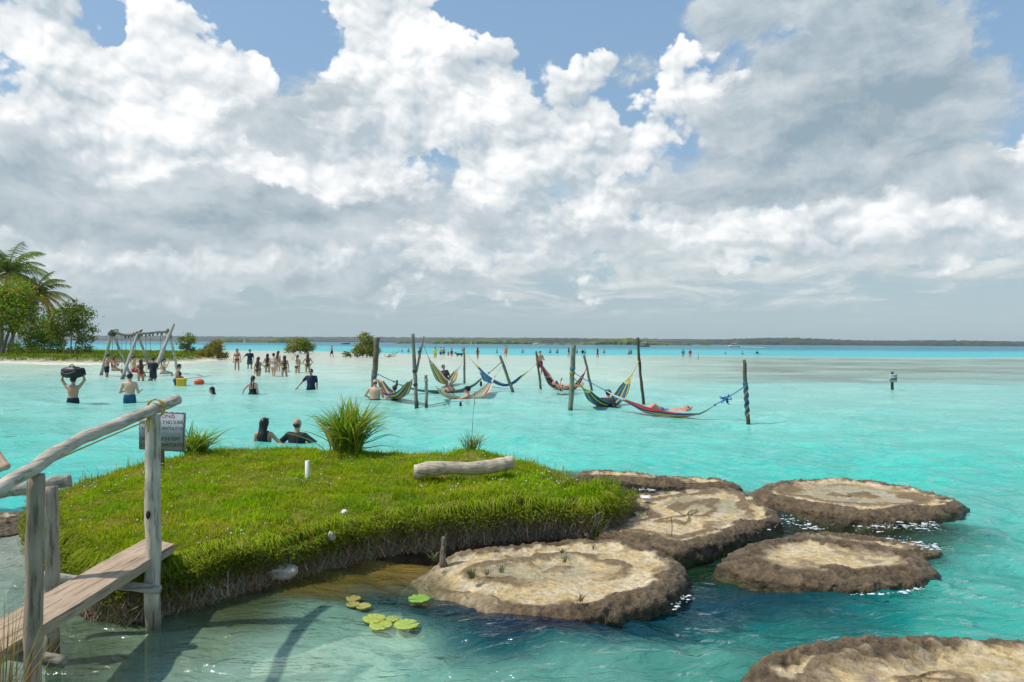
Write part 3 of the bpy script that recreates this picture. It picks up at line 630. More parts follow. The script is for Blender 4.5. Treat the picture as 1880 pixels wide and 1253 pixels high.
# ================================================================ stromatolites
STRO_MAT = mat('stromatolite_rock', .62, namp=.42, nscale=13, bump=.9, bscale=30, spec=.35, dist=.035, grain=.28, gscale=20)
def _wet():
    nt = STRO_MAT.node_tree; E.nt = nt; a = nt.nodes.new('ShaderNodeAttribute'); a.attribute_name = 'wet'
    nt.links.new((.92 - E(a.outputs['Fac']) * .66).s, nt.nodes['Principled BSDF'].inputs['Roughness'])
_wet()
TAN, CREAMY, BROWN, DARKB = np.array([.60, .44, .22]), np.array([.66, .53, .34]), np.array([.118, .076, .038]), np.array([.07, .05, .028])
def stromatolite(label, pts, top, seed, low=None, pool=None, dry=.5, rimw=.26, nang=300, nr=70, lumps=1.0, sink=0.0):
    pts = np.array(pts, float); my = pts[:, 1].mean()
    W = np.array([at_z(p[0], p[1], top * (0.75 if p[1] < my else 0.0))[:2] for p in pts]); W = smooth_poly(W, 2); c = W.mean(0)
    th = np.linspace(0, 2 * math.pi, nang, endpoint=False); pa = np.arctan2(W[:, 1] - c[1], W[:, 0] - c[0]); pr = np.hypot(W[:, 0] - c[0], W[:, 1] - c[1])
    o_ = np.argsort(pa); Rr = np.interp(th, np.concatenate([pa[o_] - 2 * math.pi, pa[o_], pa[o_] + 2 * math.pi]), np.concatenate([pr[o_]] * 3))
    Rr = Rr * (1 + .018 * fbm(np.cos(th) * 5 + seed, np.sin(th) * 5, seed, 3))
    s = np.concatenate([np.linspace(0, .62, nr // 3, endpoint=False), np.linspace(.62, 1.0, nr - nr // 3)])
    wall = [(1.012, -.18), (1.02, -.40), (1.018, -.65), (1.005, -.9), (.985, -1.25), (.95, -1.8), (.90, -2.6), (.80, -4.5), (.72, -7.0)]
    S = np.concatenate([s, [w[0] for w in wall]])[:, None]; ca, sa = np.cos(th)[None], np.sin(th)[None]
    X = c[0] + S * Rr * ca; Y = c[1] + S * Rr * sa
    dist_in = (1 - S) * Rr                                   # metres from the rim
    n1 = fbm(X * 2.3, Y * 2.3, seed, 4); n2_ = fbm(X * 7, Y * 7, seed + 3, 3); n3 = fbm(X * 22, Y * 22, seed + 5, 3)
    wr = np.maximum(rimw * (1 + .55 * n1), .12); q_ = np.clip(dist_in / wr, 0, 1)
    rim = sstep(1.45, .85, dist_in / wr + .35 * n2_)                    # the living brown rim
    prof_ = np.sqrt(np.clip(1 - (1 - q_) ** 2, 0, 1))                   # rounded shoulder
    Z = top * (.10 + .90 * prof_) - top * .26 * sstep(.9, 1.9, dist_in / wr) + .05 * top * n1
    ring = np.sin(dist_in * 11 + 2.2 * n1 + seed); arc = sstep(.25, .75, ring + .35 * n2_) * (1 - rim) * sstep(-.55, .05, pnoise(X * .9 + seed, Y * .9, seed))
    Z = Z + .016 * arc + rim * lumps * (.026 * n2_ * prof_ + .012 * n3 * prof_ + .006 * np.abs(n3)) + .004 * n3
    k = len(s)
    for j, (_, dz) in enumerate(wall): Z[k + j] = Z[k - 1] * max(0, 1 + dz * .35) + dz * .16 + .012 * n2_[k + j]
    nz = fbm(X * 6, Y * 6, Z * 9 + seed, 3); nz2 = fbm(X * 19, Y * 19, Z * 19 + seed, 3)
    bump_out = 1 + (.020 * nz + .016 * nz2) * sstep(.9, 1.0, S) / np.maximum(Rr * .7, .3)
    X = c[0] + (X - c[0]) * bump_out; Y = c[1] + (Y - c[1]) * bump_out
    if low is not None:
        w = sstep(low[2], low[3], ((X - c[0]) * low[0] + (Y - c[1]) * low[1]) / Rr.mean()); Z = Z - w * low[4]; rim = rim * (1 - .95 * w)
    patch = sstep(.12, .42, n1 + .35 * n2_ + (.5 - dry) * .6)
    C = lerp(TAN, CREAMY, sstep(-.3, .4, n2_)[..., None]) * (1 + .25 * n3)[..., None]
    C = lerp(C, BROWN * 1.35, (np.maximum(patch * .8 * (1 - dry * .75), arc * .85))[..., None]); C = lerp(C, BROWN * (1 + .55 * n3 + .5 * n2_)[..., None], (rim * .94)[..., None])
    C = lerp(C, DARKB * (1 + .5 * n3)[..., None], (sstep(top * .40, -.01, Z) * (rim * .8 + .2))[..., None]); C = lerp(C, np.array([.10, .10, .035]), (sstep(.02, -.06, Z) * .8)[..., None])
    C = np.clip(C, .01, .8)
    V = np.stack([X, Y, Z], -1).reshape(-1, 3); m, n = X.shape
    i = np.arange(m - 1)[:, None] * n; j = np.arange(n)[None]; jj = (j + 1) % n
    q = np.stack([i + j, i + n + j, i + n + jj, i + jj], -1).reshape(-1, 4)
    base = np.array([c[0], c[1], 0]); V = V - base
    o = link('stromatolite', make_mesh('stromatolite', V, q, True, {'Col': C.reshape(-1, 3)}, {'wet': (np.maximum(rim * .75, sstep(.06, .0, Z))).ravel()}), STRO_MAT, None, base - [0, 0, sink])
    tag(o, label, 'stromatolite', 'stromatolites at the edge of the islet')
    o_top = lambda x, y: float(np.interp(0, [0], [top * .62]))
    if pool is not None:                                      # a film of rain and wave water standing in the dish
        pc = at_z(pool[0], pool[1], top * .66); a = np.linspace(0, 2 * math.pi, 48, endpoint=False)
        rr = (1 + .18 * fbm(np.cos(a) * 1.6 + seed, np.sin(a) * 1.6, 0., 3))
        v = np.stack([pc[0] + pool[2] * rr * np.cos(a), pc[1] + pool[3] * rr * np.sin(a), np.full(48, top * .66 + .016)], 1) - base
        v = np.concatenate([v, [[pc[0] - base[0], pc[1] - base[1], top * .66 + .016]]])
        t = np.stack([np.arange(48), (np.arange(48) + 1) % 48, np.full(48, 48)], 1)
        link('standing_water', make_mesh('standing_water', v, t, True), FILM_MAT, o)
    return o
def film_mat():
    m = bpy.data.materials.new('standing_water'); m.use_nodes = True; nt = m.node_tree; nt.nodes.clear(); E.nt = nt
    out = nt.nodes.new('ShaderNodeOutputMaterial'); tr = nt.nodes.new('ShaderNodeBsdfTransparent'); tr.inputs[0].default_value = (.93, .96, .93, 1)
    gl = nt.nodes.new('ShaderNodeBsdfGlossy'); gl.inputs['Roughness'].default_value = .04; fr = nt.nodes.new('ShaderNodeFresnel'); fr.inputs[0].default_value = 1.33
    bn = nt.nodes.new('ShaderNodeBump'); bn.inputs['Strength'].default_value = .3; bn.inputs['Distance'].default_value = .01; tc = nt.nodes.new('ShaderNodeTexCoord')
    nt.links.new(e_noise(tc.outputs['Object'], 9, 3).s, bn.inputs['Height']); nt.links.new(bn.outputs[0], gl.inputs['Normal']); nt.links.new(bn.outputs[0], fr.inputs['Normal'])
    mx = nt.nodes.new('ShaderNodeMixShader'); nt.links.new(fr.outputs[0], mx.inputs[0]); nt.links.new(tr.outputs[0], mx.inputs[1]); nt.links.new(gl.outputs[0], mx.inputs[2]); nt.links.new(mx.outputs[0], out.inputs[0])
    return m
FILM_MAT = film_mat()
STROS = dict(
 front=stromatolite('broad tan stromatolite with a brown rim beside the lily pads', [(735,1052),(760,1032),(850,1008),(960,998),(1060,990),(1150,992),(1225,1008),(1262,1038),(1256,1085),(1212,1117),(1120,1142),(1000,1150),(905,1142),(852,1120),(800,1100),(760,1078)], .10, 1.3, rimw=.19, low=(-.93, -.36, .45, .95, .13), dry=.75, pool=(985, 1052, .42, .22)),
 shelf=stromatolite('tan rock shelf with brown rim at the tip of the turf', [(1060,992),(1120,975),(1150,950),(1150,905),(1220,905),(1300,895),(1365,900),(1425,935),(1437,955),(1402,977),(1335,1002),(1272,1020),(1230,1022),(1160,1006)], .10, 4.1, dry=.75, rimw=.17, pool=(1300, 930, .5, .35)),
 back=stromatolite('thin dark rock ledge running behind the shelf to the open water', [(1040,872),(1080,863),(1150,868),(1250,880),(1340,893),(1372,906),(1340,908),(1260,902),(1180,895),(1100,888)], .12, 7.7, dry=.2, rimw=.3),
 rear=stromatolite('round stromatolite holding a wide pale sheet of standing water', [(1370,908),(1388,890),(1450,881),(1540,878),(1640,888),(1740,912),(1781,940),(1770,952),(1700,961),(1620,964),(1540,957),(1440,940),(1388,924)], .135, 9.2, dry=.72, rimw=.24, pool=(1570, 908, .85, .62)),
 mid=stromatolite('dark brown mottled stromatolite with wave wash behind it', [(1312,1046),(1335,1015),(1370,992),(1440,982),(1540,985),(1640,1003),(1712,1038),(1723,1065),(1682,1081),(1560,1088),(1450,1082),(1370,1067)], .10, 12.4, dry=.30, rimw=.28),
 corner=stromatolite('wet brown stromatolite cut off by the bottom right corner', [(1352,1240),(1372,1210),(1460,1176),(1560,1160),(1700,1164),(1800,1172),(1920,1180),(2060,1230),(2120,1300),(2050,1400),(1850,1470),(1600,1460),(1440,1390),(1380,1300)], .13, 15.9, dry=.5, rimw=.24, nang=420),
 sunk=stromatolite('submerged stromatolite awash between the two right hand domes', [(1440,968),(1500,960),(1600,968),(1700,985),(1735,1000),(1690,1012),(1600,1004),(1500,990),(1450,982)], .02, 18.8, dry=.6, rimw=.3, sink=.085),
 left=stromatolite('brown rock ledge at the left edge behind the footbridge', [(-90,950),(0,938),(60,936),(100,942),(95,972),(60,985),(0,990),(-90,1000)], .12, 21.3, dry=.4, rimw=.4),
)

# ================================================================ wood, rope and small things in front
WOOD = mat('weathered_wood', .9, namp=.45, nscale=9, bump=.7, bscale=20, stretch=(3, 3, .3), spec=.15, grain=.5, gscale=14)
WOODX = mat('weathered_plank', .9, namp=.4, nscale=7, bump=.6, bscale=18, stretch=(4, .3, 4), spec=.15, grain=.45, gscale=12)
WOODZ = mat('weathered_bar', .9, namp=.45, nscale=7, bump=.6, bscale=18, stretch=(.3, 4, 4), spec=.15, grain=.45, gscale=12)
ROPE = mat('rope', .8, namp=.3, nscale=60, bump=.5, bscale=120)
PAINT = mat('painted_board', .7, namp=.22, nscale=11, bump=.15, bscale=30)
STONE = mat('pale_limestone', .9, namp=.5, nscale=9, bump=.8, bscale=26)
def curve_pts(p, n):
    """Catmull-Rom through the given points"""
    p = np.asarray(p, float); m = len(p)
    if m == 2: return p[0] + (p[1] - p[0]) * np.linspace(0, 1, n)[:, None]
    q = np.concatenate([[2 * p[0] - p[1]], p, [2 * p[-1] - p[-2]]]); t = np.linspace(0, m - 1 - 1e-6, n); i = t.astype(int); f = (t - i)[:, None]
    a, b, c, d = q[i], q[i + 1], q[i + 2], q[i + 3]
    return .5 * (2 * b + (c - a) * f + (2 * a - 5 * b + 4 * c - d) * f * f + (3 * b - a - 3 * c + d) * f ** 3)
def pole(B, pts, r, n=10, m=18, seed=0, c=(.42, .37, .31), wob=.16, bend=.012, wet=True):
    P = curve_pts(pts, m); rs = np.random.RandomState(seed + 1)
    P = P + bend * np.stack([fbm(np.arange(m) * .23 + seed * 5, 0 * np.arange(m), 1. + i, 3) for i in range(3)], 1) * np.r_[0, np.ones(m - 2), 0][:, None]
    rr = np.interp(np.linspace(0, 1, m), np.linspace(0, 1, len(np.atleast_1d(r))), np.atleast_1d(r)) if np.size(r) > 1 else np.full(m, r)
    C = np.asarray(c)[None] * (1 + .35 * fbm(np.arange(m) * .5 + seed, 0, 2., 2))[:, None]
    if wet: C = lerp(C, np.array([.07, .062, .035]), (sstep(.16, .02, P[:, 2] + .05 * fbm(np.arange(m) * .8, seed, 0., 2)) * .85)[:, None])
    B.tube(P, rr, n, C, wob=wob, seed=seed); return P

def build_footbridge():
    e = empty('footbridge', at_y(180, 1100, 4.2), 'narrow wooden plank footbridge with round pole posts and handrail', 'footbridge'); org = np.array(e.location)
    def part(name, fill, m=WOOD):
        B = MB(); fill(B); B.v = [v - org for v in B.v]; return B.build(name, m, e, True)
    zt = .50; L0, L1, R0, R1 = (at_z(*p, zt) for p in ((265, 989), (0, 1134), (320, 998), (9, 1190)))
    L2 = L0 + (L1 - L0) * 2.0; R2 = R0 + (R1 - R0) * (L0[1] - L2[1]) / (R0[1] - R1[1])
    def plank(B):
        n = 40; t = np.linspace(0, 1, n)[:, None]; l = L0 + (L2 - L0) * t; r = R0 + (R2 - R0) * t
        w = .006 * fbm(np.arange(n) * .35, 0, 3., 2)[:, None]; l = l + w * np.array([1, 0, 0]); r = r - w * np.array([1, 0, 0]); m = (l + r) / 2 + np.array([0, 0, .004])
        dn = np.array([0, 0, .068]); rings = np.stack([l - [0, 0, .004], m, r - [0, 0, .004], r - dn, m - dn, l - dn], 1); rings[:, [0, 2], 2] -= .002 * np.abs(w)
        v = rings.reshape(-1, 3); i = np.arange(n - 1)[:, None] * 6; j = np.arange(6)[None]; k = (j + 1) % 6
        q = np.stack([i + j, i + k, i + 6 + k, i + 6 + j], -1).reshape(-1, 4); o = (n - 1) * 6
        B.add(v, None, np.concatenate([q, [[0, 5, 4, 1], [1, 4, 3, 2], [o, o + 1, o + 4, o + 5], [o + 1, o + 2, o + 3, o + 4]]]), np.repeat(np.array([.46, .34, .235])[None] * (1 + .12 * fbm(np.arange(n) * .4, 0, 9., 3))[:, None], 6, 0))
    o = part('plank', plank, WOODX)
    for p in o.data.polygons: p.use_smooth = False
    def pst(pxt, pyt, pxb, Y, r, zb, seed, c):
        t = at_y(pxt, pyt, Y); b = at_y(pxb, 1100, Y); b[2] = zb
        return lambda B: pole(B, [b, (b + t) / 2, t], [r * 1.06, r, r * .96], 14, 34, seed, c, .12, .010)
    o = part('post', pst(66, 872, 58, 3.4, .040, -.75, 3, (.38, .29, .21))); o['label'] = 'brown grey near post'
    part('post', pst(94, 893, 101, 4.32, .040, -.75, 5, (.42, .34, .26)))
    o = part('post', pst(281, 762, 282, 4.77, .051, -.75, 9, (.60, .52, .42))); o['label'] = 'tall whitish post'
    kn = at_y(272, 946, 4.71)
    kp = part('knot', lambda B: B.ball(kn, (.016, .012, .030), 10, 6, (.05, .035, .025))); kp.parent = o
    rail = [at_y(*p) for p in ((-90, 960, 2.75), (0, 897, 3.08), (66, 856, 3.4), (140, 810, 3.85), (212, 780, 4.3), (281, 752, 4.77), (325, 734, 5.02))]
    o = part('handrail', lambda B: pole(B, rail, [.031, .034, .036, .038, .041], 14, 50, 12, (.58, .49, .38), .10, .005, False), WOODX); o['label'] = 'long pale handrail pole'
    part('handrail', lambda B: pole(B, [at_y(-40, 912, 4.25), at_y(40, 898, 4.3), at_y(131, 882, 4.42)], [.036, .04], 12, 20, 15, (.40, .35, .28), .16, .01, False), WOODX)
    part('crossbar', lambda B: pole(B, [at_y(79, 1058, 4.6), at_y(180, 1071, 4.66), at_y(294, 1083, 4.69)], [.032, .03], 12, 16, 18, (.44, .40, .35), .14, .006, False), WOODZ)
    part('crossbar', lambda B: pole(B, [at_y(-30, 1194, 3.46), at_y(60, 1206, 3.5), at_y(119, 1216, 3.52)], [.034, .03], 12, 14, 21, (.36, .30, .24), .14, .006, False), WOODZ)
    # rope
    B = MB(); c = at_y(284, 750, 4.77); a = np.linspace(0, 2 * math.pi, 20); ax = nrm(rail[-1] - rail[-3]); s = nrm(np.cross(ax, [0, 0, 1])); u = np.cross(s, ax)
    for k in (0, .012): B.tube([c + ax * (k + .01) + .060 * (math.cos(t) * s + math.sin(t) * u) for t in a], .006, 6, (.62, .40, .06))
    k0 = at_y(274, 771, 4.68)
    for dx, dz in ((.0, -.085), (.02, -.06), (-.012, -.045)): B.tube(curve_pts([c + np.array([-.02, -.05, -.05]), k0 + [dx, 0, 0], k0 + [dx * 2, -.01, dz]], 10), .005, 6, (.62, .40, .06))
    B.tube(curve_pts([k0, at_y(140, 828, 3.84), at_y(0, 893, 3.05), at_y(-80, 925, 2.8)], 24), .0042, 6, (.62, .42, .08))
    tag(B.build('yellow_rope', ROPE, None, True, c), 'thin yellow rope tied round the handrail and its tall post', 'rope')
build_footbridge()

def text_mesh(body, size):
    cu = bpy.data.curves.new('lettering', 'FONT'); cu.body = body; cu.size = size; cu.extrude = .0008; cu.align_x = 'LEFT'
    o = bpy.data.objects.new('lettering', cu); me = bpy.data.meshes.new_from_object(o); bpy.data.objects.remove(o); return me
def build_warning_sign():
    Y = 9.16; e = empty('warning_sign', at_y(298, 858, Y), 'hand painted grey warning board on a short stake behind the tall post', 'sign'); org = np.array(e.location)
    tl, tr, br, bl = (at_y(*p, Y) for p in ((256, 754), (341, 758), (338, 830), (256, 825)))
    n = 14; B = MB(); u = np.linspace(0, 1, n); jag = lambda s: .006 * fbm(u * 9, s, 1., 2)
    top = tl + (tr - tl) * u[:, None]; bot = bl + (br - bl) * u[:, None]; top[:, 2] += jag(1.); bot[:, 2] += jag(4.)
    f = np.array([0, -.012, 0]); v = np.concatenate([top + f, bot + f, top - f, bot - f]) - org; i = np.arange(n - 1)
    q = np.concatenate([np.stack([i, i + n, i + n + 1, i + 1], 1), np.stack([i + 2 * n, i + 2 * n + 1, i + 3 * n + 1, i + 3 * n], 1), np.stack([i, i + 1, i + 2 * n + 1, i + 2 * n], 1), np.stack([i + n, i + 3 * n, i + 3 * n + 1, i + n + 1], 1), [[0, 2 * n, 3 * n, n], [n - 1, 2 * n - 1, 4 * n - 1, 3 * n - 1]]])
    B.add(v, None, q, (.36, .40, .42)); bd = B.build('board', PAINT, e)
    # dark scalloped border strokes
    for a, b in ((tl, tr), (bl, br), (tl, bl), (tr, br)):
        m = 22; c = (tl + br) / 2; t = np.linspace(.02, .98, m); P = a + (b - a) * t[:, None]; P = P + (c - P) / np.linalg.norm(c - P, axis=1, keepdims=True) * (.010 + .008 * np.sin(t * 50))[:, None]
        B = MB(); B.tube(P - org + f * 1.05, .0045, 4, (.02, .022, .03)); B.build('border_paint', PAINT, bd)
    ink, red = (.02, .02, .03), (.45, .03, .03)
    W = tr[0] - tl[0]
    for body, py, wd, c, sz in (('ATENCION', 767, .62, red, .062), ('NO TOCAR Y NO SUBIR', 778.5, .90, ink, .062), ('A LOS ESTROMATOLITOS', 789.5, .89, ink, .058), ('DO NOT TOUCH & DONT', 808.5, .84, ink, .060), ('CLIMB STROMATOLITES', 820, .92, ink, .060)):
        me = text_mesh(body, sz); co = np.array([v.co for v in me.vertices]); w = co[:, 0].max() - co[:, 0].min(); sx = wd * W / w
        pos = at_y(260, py, Y); me.transform(Matrix.Rotation(math.pi / 2, 4, 'X') @ Matrix.Diagonal((sx, 1.12, 1, 1)))
        o = link('lettering', me, mat('sign_ink' if c == ink else 'sign_red', .8, c, namp=.3), bd); o.location = (pos[0] - org[0], -.0135, pos[2] - org[2])
    c = at_y(318, 763.5, Y) - org; B = MB(); a = .030                      # the warning triangle
    pts = [np.array([c[0] - a, -.014, c[2] - a * .8]), np.array([c[0] + a, -.014, c[2] - a * .8]), np.array([c[0], -.014, c[2] + a])]
    for k in range(3):
        p, q_ = pts[k], pts[(k + 1) % 3]; B.tube([p, q_], .0035, 5, red)
    B.box(c + [0, -.014, .0], (.006, .003, .022), None, red); B.build('warning_triangle', PAINT, bd)
    B = MB(); b = at_y(298, 866, Y + .03) - org; t = at_y(298, 770, Y + .03) - org; b[2] -= .15; pole(B, [b, t], .028, 8, 8, 2, (.22, .17, .12), .1, .004, False); B.build('stake', WOOD, e, True)
build_warning_sign()

def build_small_front():
    B = MB(); P = [at_y(760, 866, 8.15), at_y(800, 860, 8.2), at_y(860, 860, 8.3), at_y(910, 855, 8.4), at_y(944, 849, 8.45)]
    pole(B, P, [.082, .088, .078, .082, .088, .080], 18, 30, 31, (.56, .46, .34), .12, .012, False)
    tag(B.build('driftwood_log', WOODZ, None, True, P[2]), 'bleached log lying across the turf', 'log')
    B = MB(); Y = 8.3; b = at_y(564, 882, Y); t = at_y(564, 846, Y); r = .026
    th = np.linspace(0, 2 * math.pi, 20, endpoint=False); ring = lambda z, q: np.stack([b[0] + q * np.cos(th), b[1] + q * np.sin(th), np.full(20, z)], 1)
    v = np.concatenate([ring(b[2] - .1, r), ring(t[2], r), ring(t[2], r * .84), ring(t[2] - .12, r * .84)]); i = np.arange(20); k = (i + 1) % 20
    B.add(v, None, np.concatenate([np.stack([i + 20 * s, k + 20 * s, k + 20 * s + 20, i + 20 * s + 20], 1) for s in range(3)]), (.72, .71, .66))
    tag(B.build('pipe_stub', mat('white_plastic', .45, namp=.12, nscale=8), None, True, b), 'short white plastic pipe standing upright in the turf', 'pipe')
    def stone(name, label, cat, c, r, colr, seed, m=STONE, flat=False):
        B = MB(); B.ball((0, 0, 0), 1.0, 22, 14); v = B.v[0]; v = v * (1 + .28 * fbm(v[:, 0] * 1.4 + seed, v[:, 1] * 1.4, v[:, 2] * 1.4, 3) + .10 * np.abs(fbm(v[:, 0] * 4 + seed, v[:, 1] * 4, v[:, 2] * 4, 3)))[:, None]
        B.v[0] = v * np.array(r); B.c[0] = np.array(colr)[None] * (1 + .25 * fbm(v[:, 0] * 3, v[:, 1] * 3, v[:, 2] * 3 + seed, 3))[:, None]
        return tag(link(name, B.mesh(name, not flat), m, None, c), label, cat)
    stone('boulder', 'pale grey boulder lodged at the foot of the bank', 'rock', at_y(518, 1050, 5.60) + [0, 0, .0], (.125, .09, .06), (.40, .34, .27), 3.3)
    stone('stone', 'small pale stone stuck high in the root bank', 'rock', at_y(609, 985, 5.98), (.035, .03, .04), (.5, .46, .42), 5.1)
    stone('paper_litter', 'crumpled white paper lying on the turf', 'litter', at_y(632, 941, 6.62), (.034, .03, .024), (.72, .72, .71), 8.8, mat('white_paper', .9, namp=.08), True)
    stone('paper_litter', 'small white scrap lying on the tan rock shelf', 'litter', at_z(1186, 914, .15), (.075, .04, .022), (.78, .74, .72), 9.9, mat('white_paper'), True)
    B = MB(); b = at_z(814, 1030, .08)
    pole(B, [b - [0, 0, .05], b + [0, .0, .12], b + [.005, .01, .21]], [.034, .022, .020], 10, 14, 41, (.20, .17, .14), .4, .012, False); pole(B, [b + [0, 0, .15], b + [.02, .0, .22], b + [.028, .0, .24]], [.012, .007], 6, 8, 44, (.16, .13, .1), .3, .004, False)
    tag(B.build('dead_stump', WOOD, None, True, b), 'dead grey stump rising at the left end of the tan stromatolite', 'stump')
    LILY = mat('lily_leaf', .35, namp=.18, nscale=5, spec=.5, bump=.15, bscale=12)
    for k, (px, py, w, cc, lb) in enumerate(((769.6, 1103, 20, (.20, .36, .03), 'bright green lily pad floating alone near the tan stromatolite'), (649, 1103, 13.5, (.30, .24, .05), 'brownish lily pad, rearmost of the left cluster'), (648, 1113.5, 12.5, (.30, .27, .05), 'olive lily pad, left one at the front of the left cluster'), (667.5, 1117, 14, (.36, .33, .06), 'yellowish lily pad, right one of the left cluster'),
            (687, 1140, 21, (.36, .40, .05), 'large yellow green lily pad at the back of the right cluster'), (720.5, 1141, 12, (.34, .38, .05), 'smallest lily pad between the large ones of the right cluster'), (699, 1152.5, 21, (.33, .40, .05), 'yellow green lily pad at the front left of the right cluster'), (746, 1151, 23, (.33, .42, .05), 'largest lily pad at the right end of its cluster'))):
        c = at_z(px, py, .012); r = w * c[1] / F_PX; rs = np.random.RandomState(k); a0 = rs.rand() * 6.28; n = 40; th = a0 + np.linspace(.10, 2 * math.pi - .10, n)
        B = MB(); R1 = r * (1 + .035 * np.sin(th * 9) * rs.rand() + .03 * pnoise(np.cos(th) * 3 + k, np.sin(th) * 3)); zz = .004 + .006 * pnoise(np.cos(th) * 2 + k * 3, np.sin(th) * 2)
        rings = [np.stack([f * R1 * np.cos(th), f * R1 * np.sin(th), zz * f + (.0 if f < .95 else .004)], 1) for f in (.12, .55, .97)] + [np.stack([R1 * np.cos(th), R1 * np.sin(th), zz + .002], 1), np.stack([R1 * .97 * np.cos(th), R1 * .97 * np.sin(th), zz - .008], 1)]
        v = np.concatenate(rings); i = np.arange(n - 1); q = np.concatenate([np.stack([i + n * s, i + 1 + n * s, i + 1 + n * s + n, i + n * s + n], 1)[:, ::-1] for s in range(4)])
        cen = np.array([[0, 0, .003]]); t = np.stack([np.full(n - 1, len(v)), i, i + 1], 1); C = np.concatenate([np.array(cc)[None] * (1 + .22 * np.cos(th * 11))[:, None] * f for f in (.9, 1.0, 1.05, .8, .6)] + [np.array(cc)[None]])
        B.add(np.concatenate([v, cen]), t, q, C); tag(B.build('lily_pad', LILY, None, True), lb, 'lily pad', 'lily pads on the clear pool').location = tuple(c + [0, 0, .012])
build_small_front()

BLADE = mat('tall_grass', .6, namp=.22, nscale=4, trans=.35, matte=True)
def clump(name, label, base, n, length, spread, width, cols, droop, seed, cat='grass clump', extra=None, lean=(0, 0), group=None):
    rs = np.random.RandomState(seed); B = MB(); S = 7; t = np.linspace(0, 1, S)
    for i in range(n):
        a = rs.rand() * 6.283; d = np.array([math.cos(a), math.sin(a), 0]); q = rs.rand() ** .6; L = length * (.5 + .5 * rs.rand()) * (1.05 - .25 * q); b = np.array([rs.normal() * .28, rs.normal() * .28, 0]) * spread * .45
        out = spread * q * (.8 + .4 * rs.rand()); dr = droop * (.3 + .9 * rs.rand())
        P = b + d * (out * t ** 1.5)[:, None] + np.array([lean[0], lean[1], 0]) * (t ** 1.4)[:, None] + np.array([0, 0, 1.0]) * (L * (t - dr * t ** 3.0 * .55))[:, None]
        s = np.array([-d[1], d[0], .0]) + rs.normal(size=3) * .5; s = nrm(s); w = width * (.6 + .6 * rs.rand()) * np.array([.55, .9, 1.0, .95, .75, .42, .04])
        v = np.stack([P - s * w[:, None] * .5, P + s * w[:, None] * .5], 1).reshape(-1, 3); k = np.arange(S - 1)[:, None] * 2
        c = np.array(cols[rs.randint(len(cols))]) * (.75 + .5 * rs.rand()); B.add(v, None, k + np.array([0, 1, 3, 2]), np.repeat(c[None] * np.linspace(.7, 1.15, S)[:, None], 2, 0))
    if extra: extra(B, rs)
    o = B.build(name, BLADE, None, False); o.location = tuple(base); return tag(o, label, cat, group)
GREEN = [(.20, .36, .02), (.28, .43, .03), (.14, .27, .018), (.36, .46, .05), (.46, .42, .10)]
def ground_on_islet(px, py, Y):
    p = at_y(px, py, Y); p[2] = float(islet(p[0], p[1])) - .01; return p
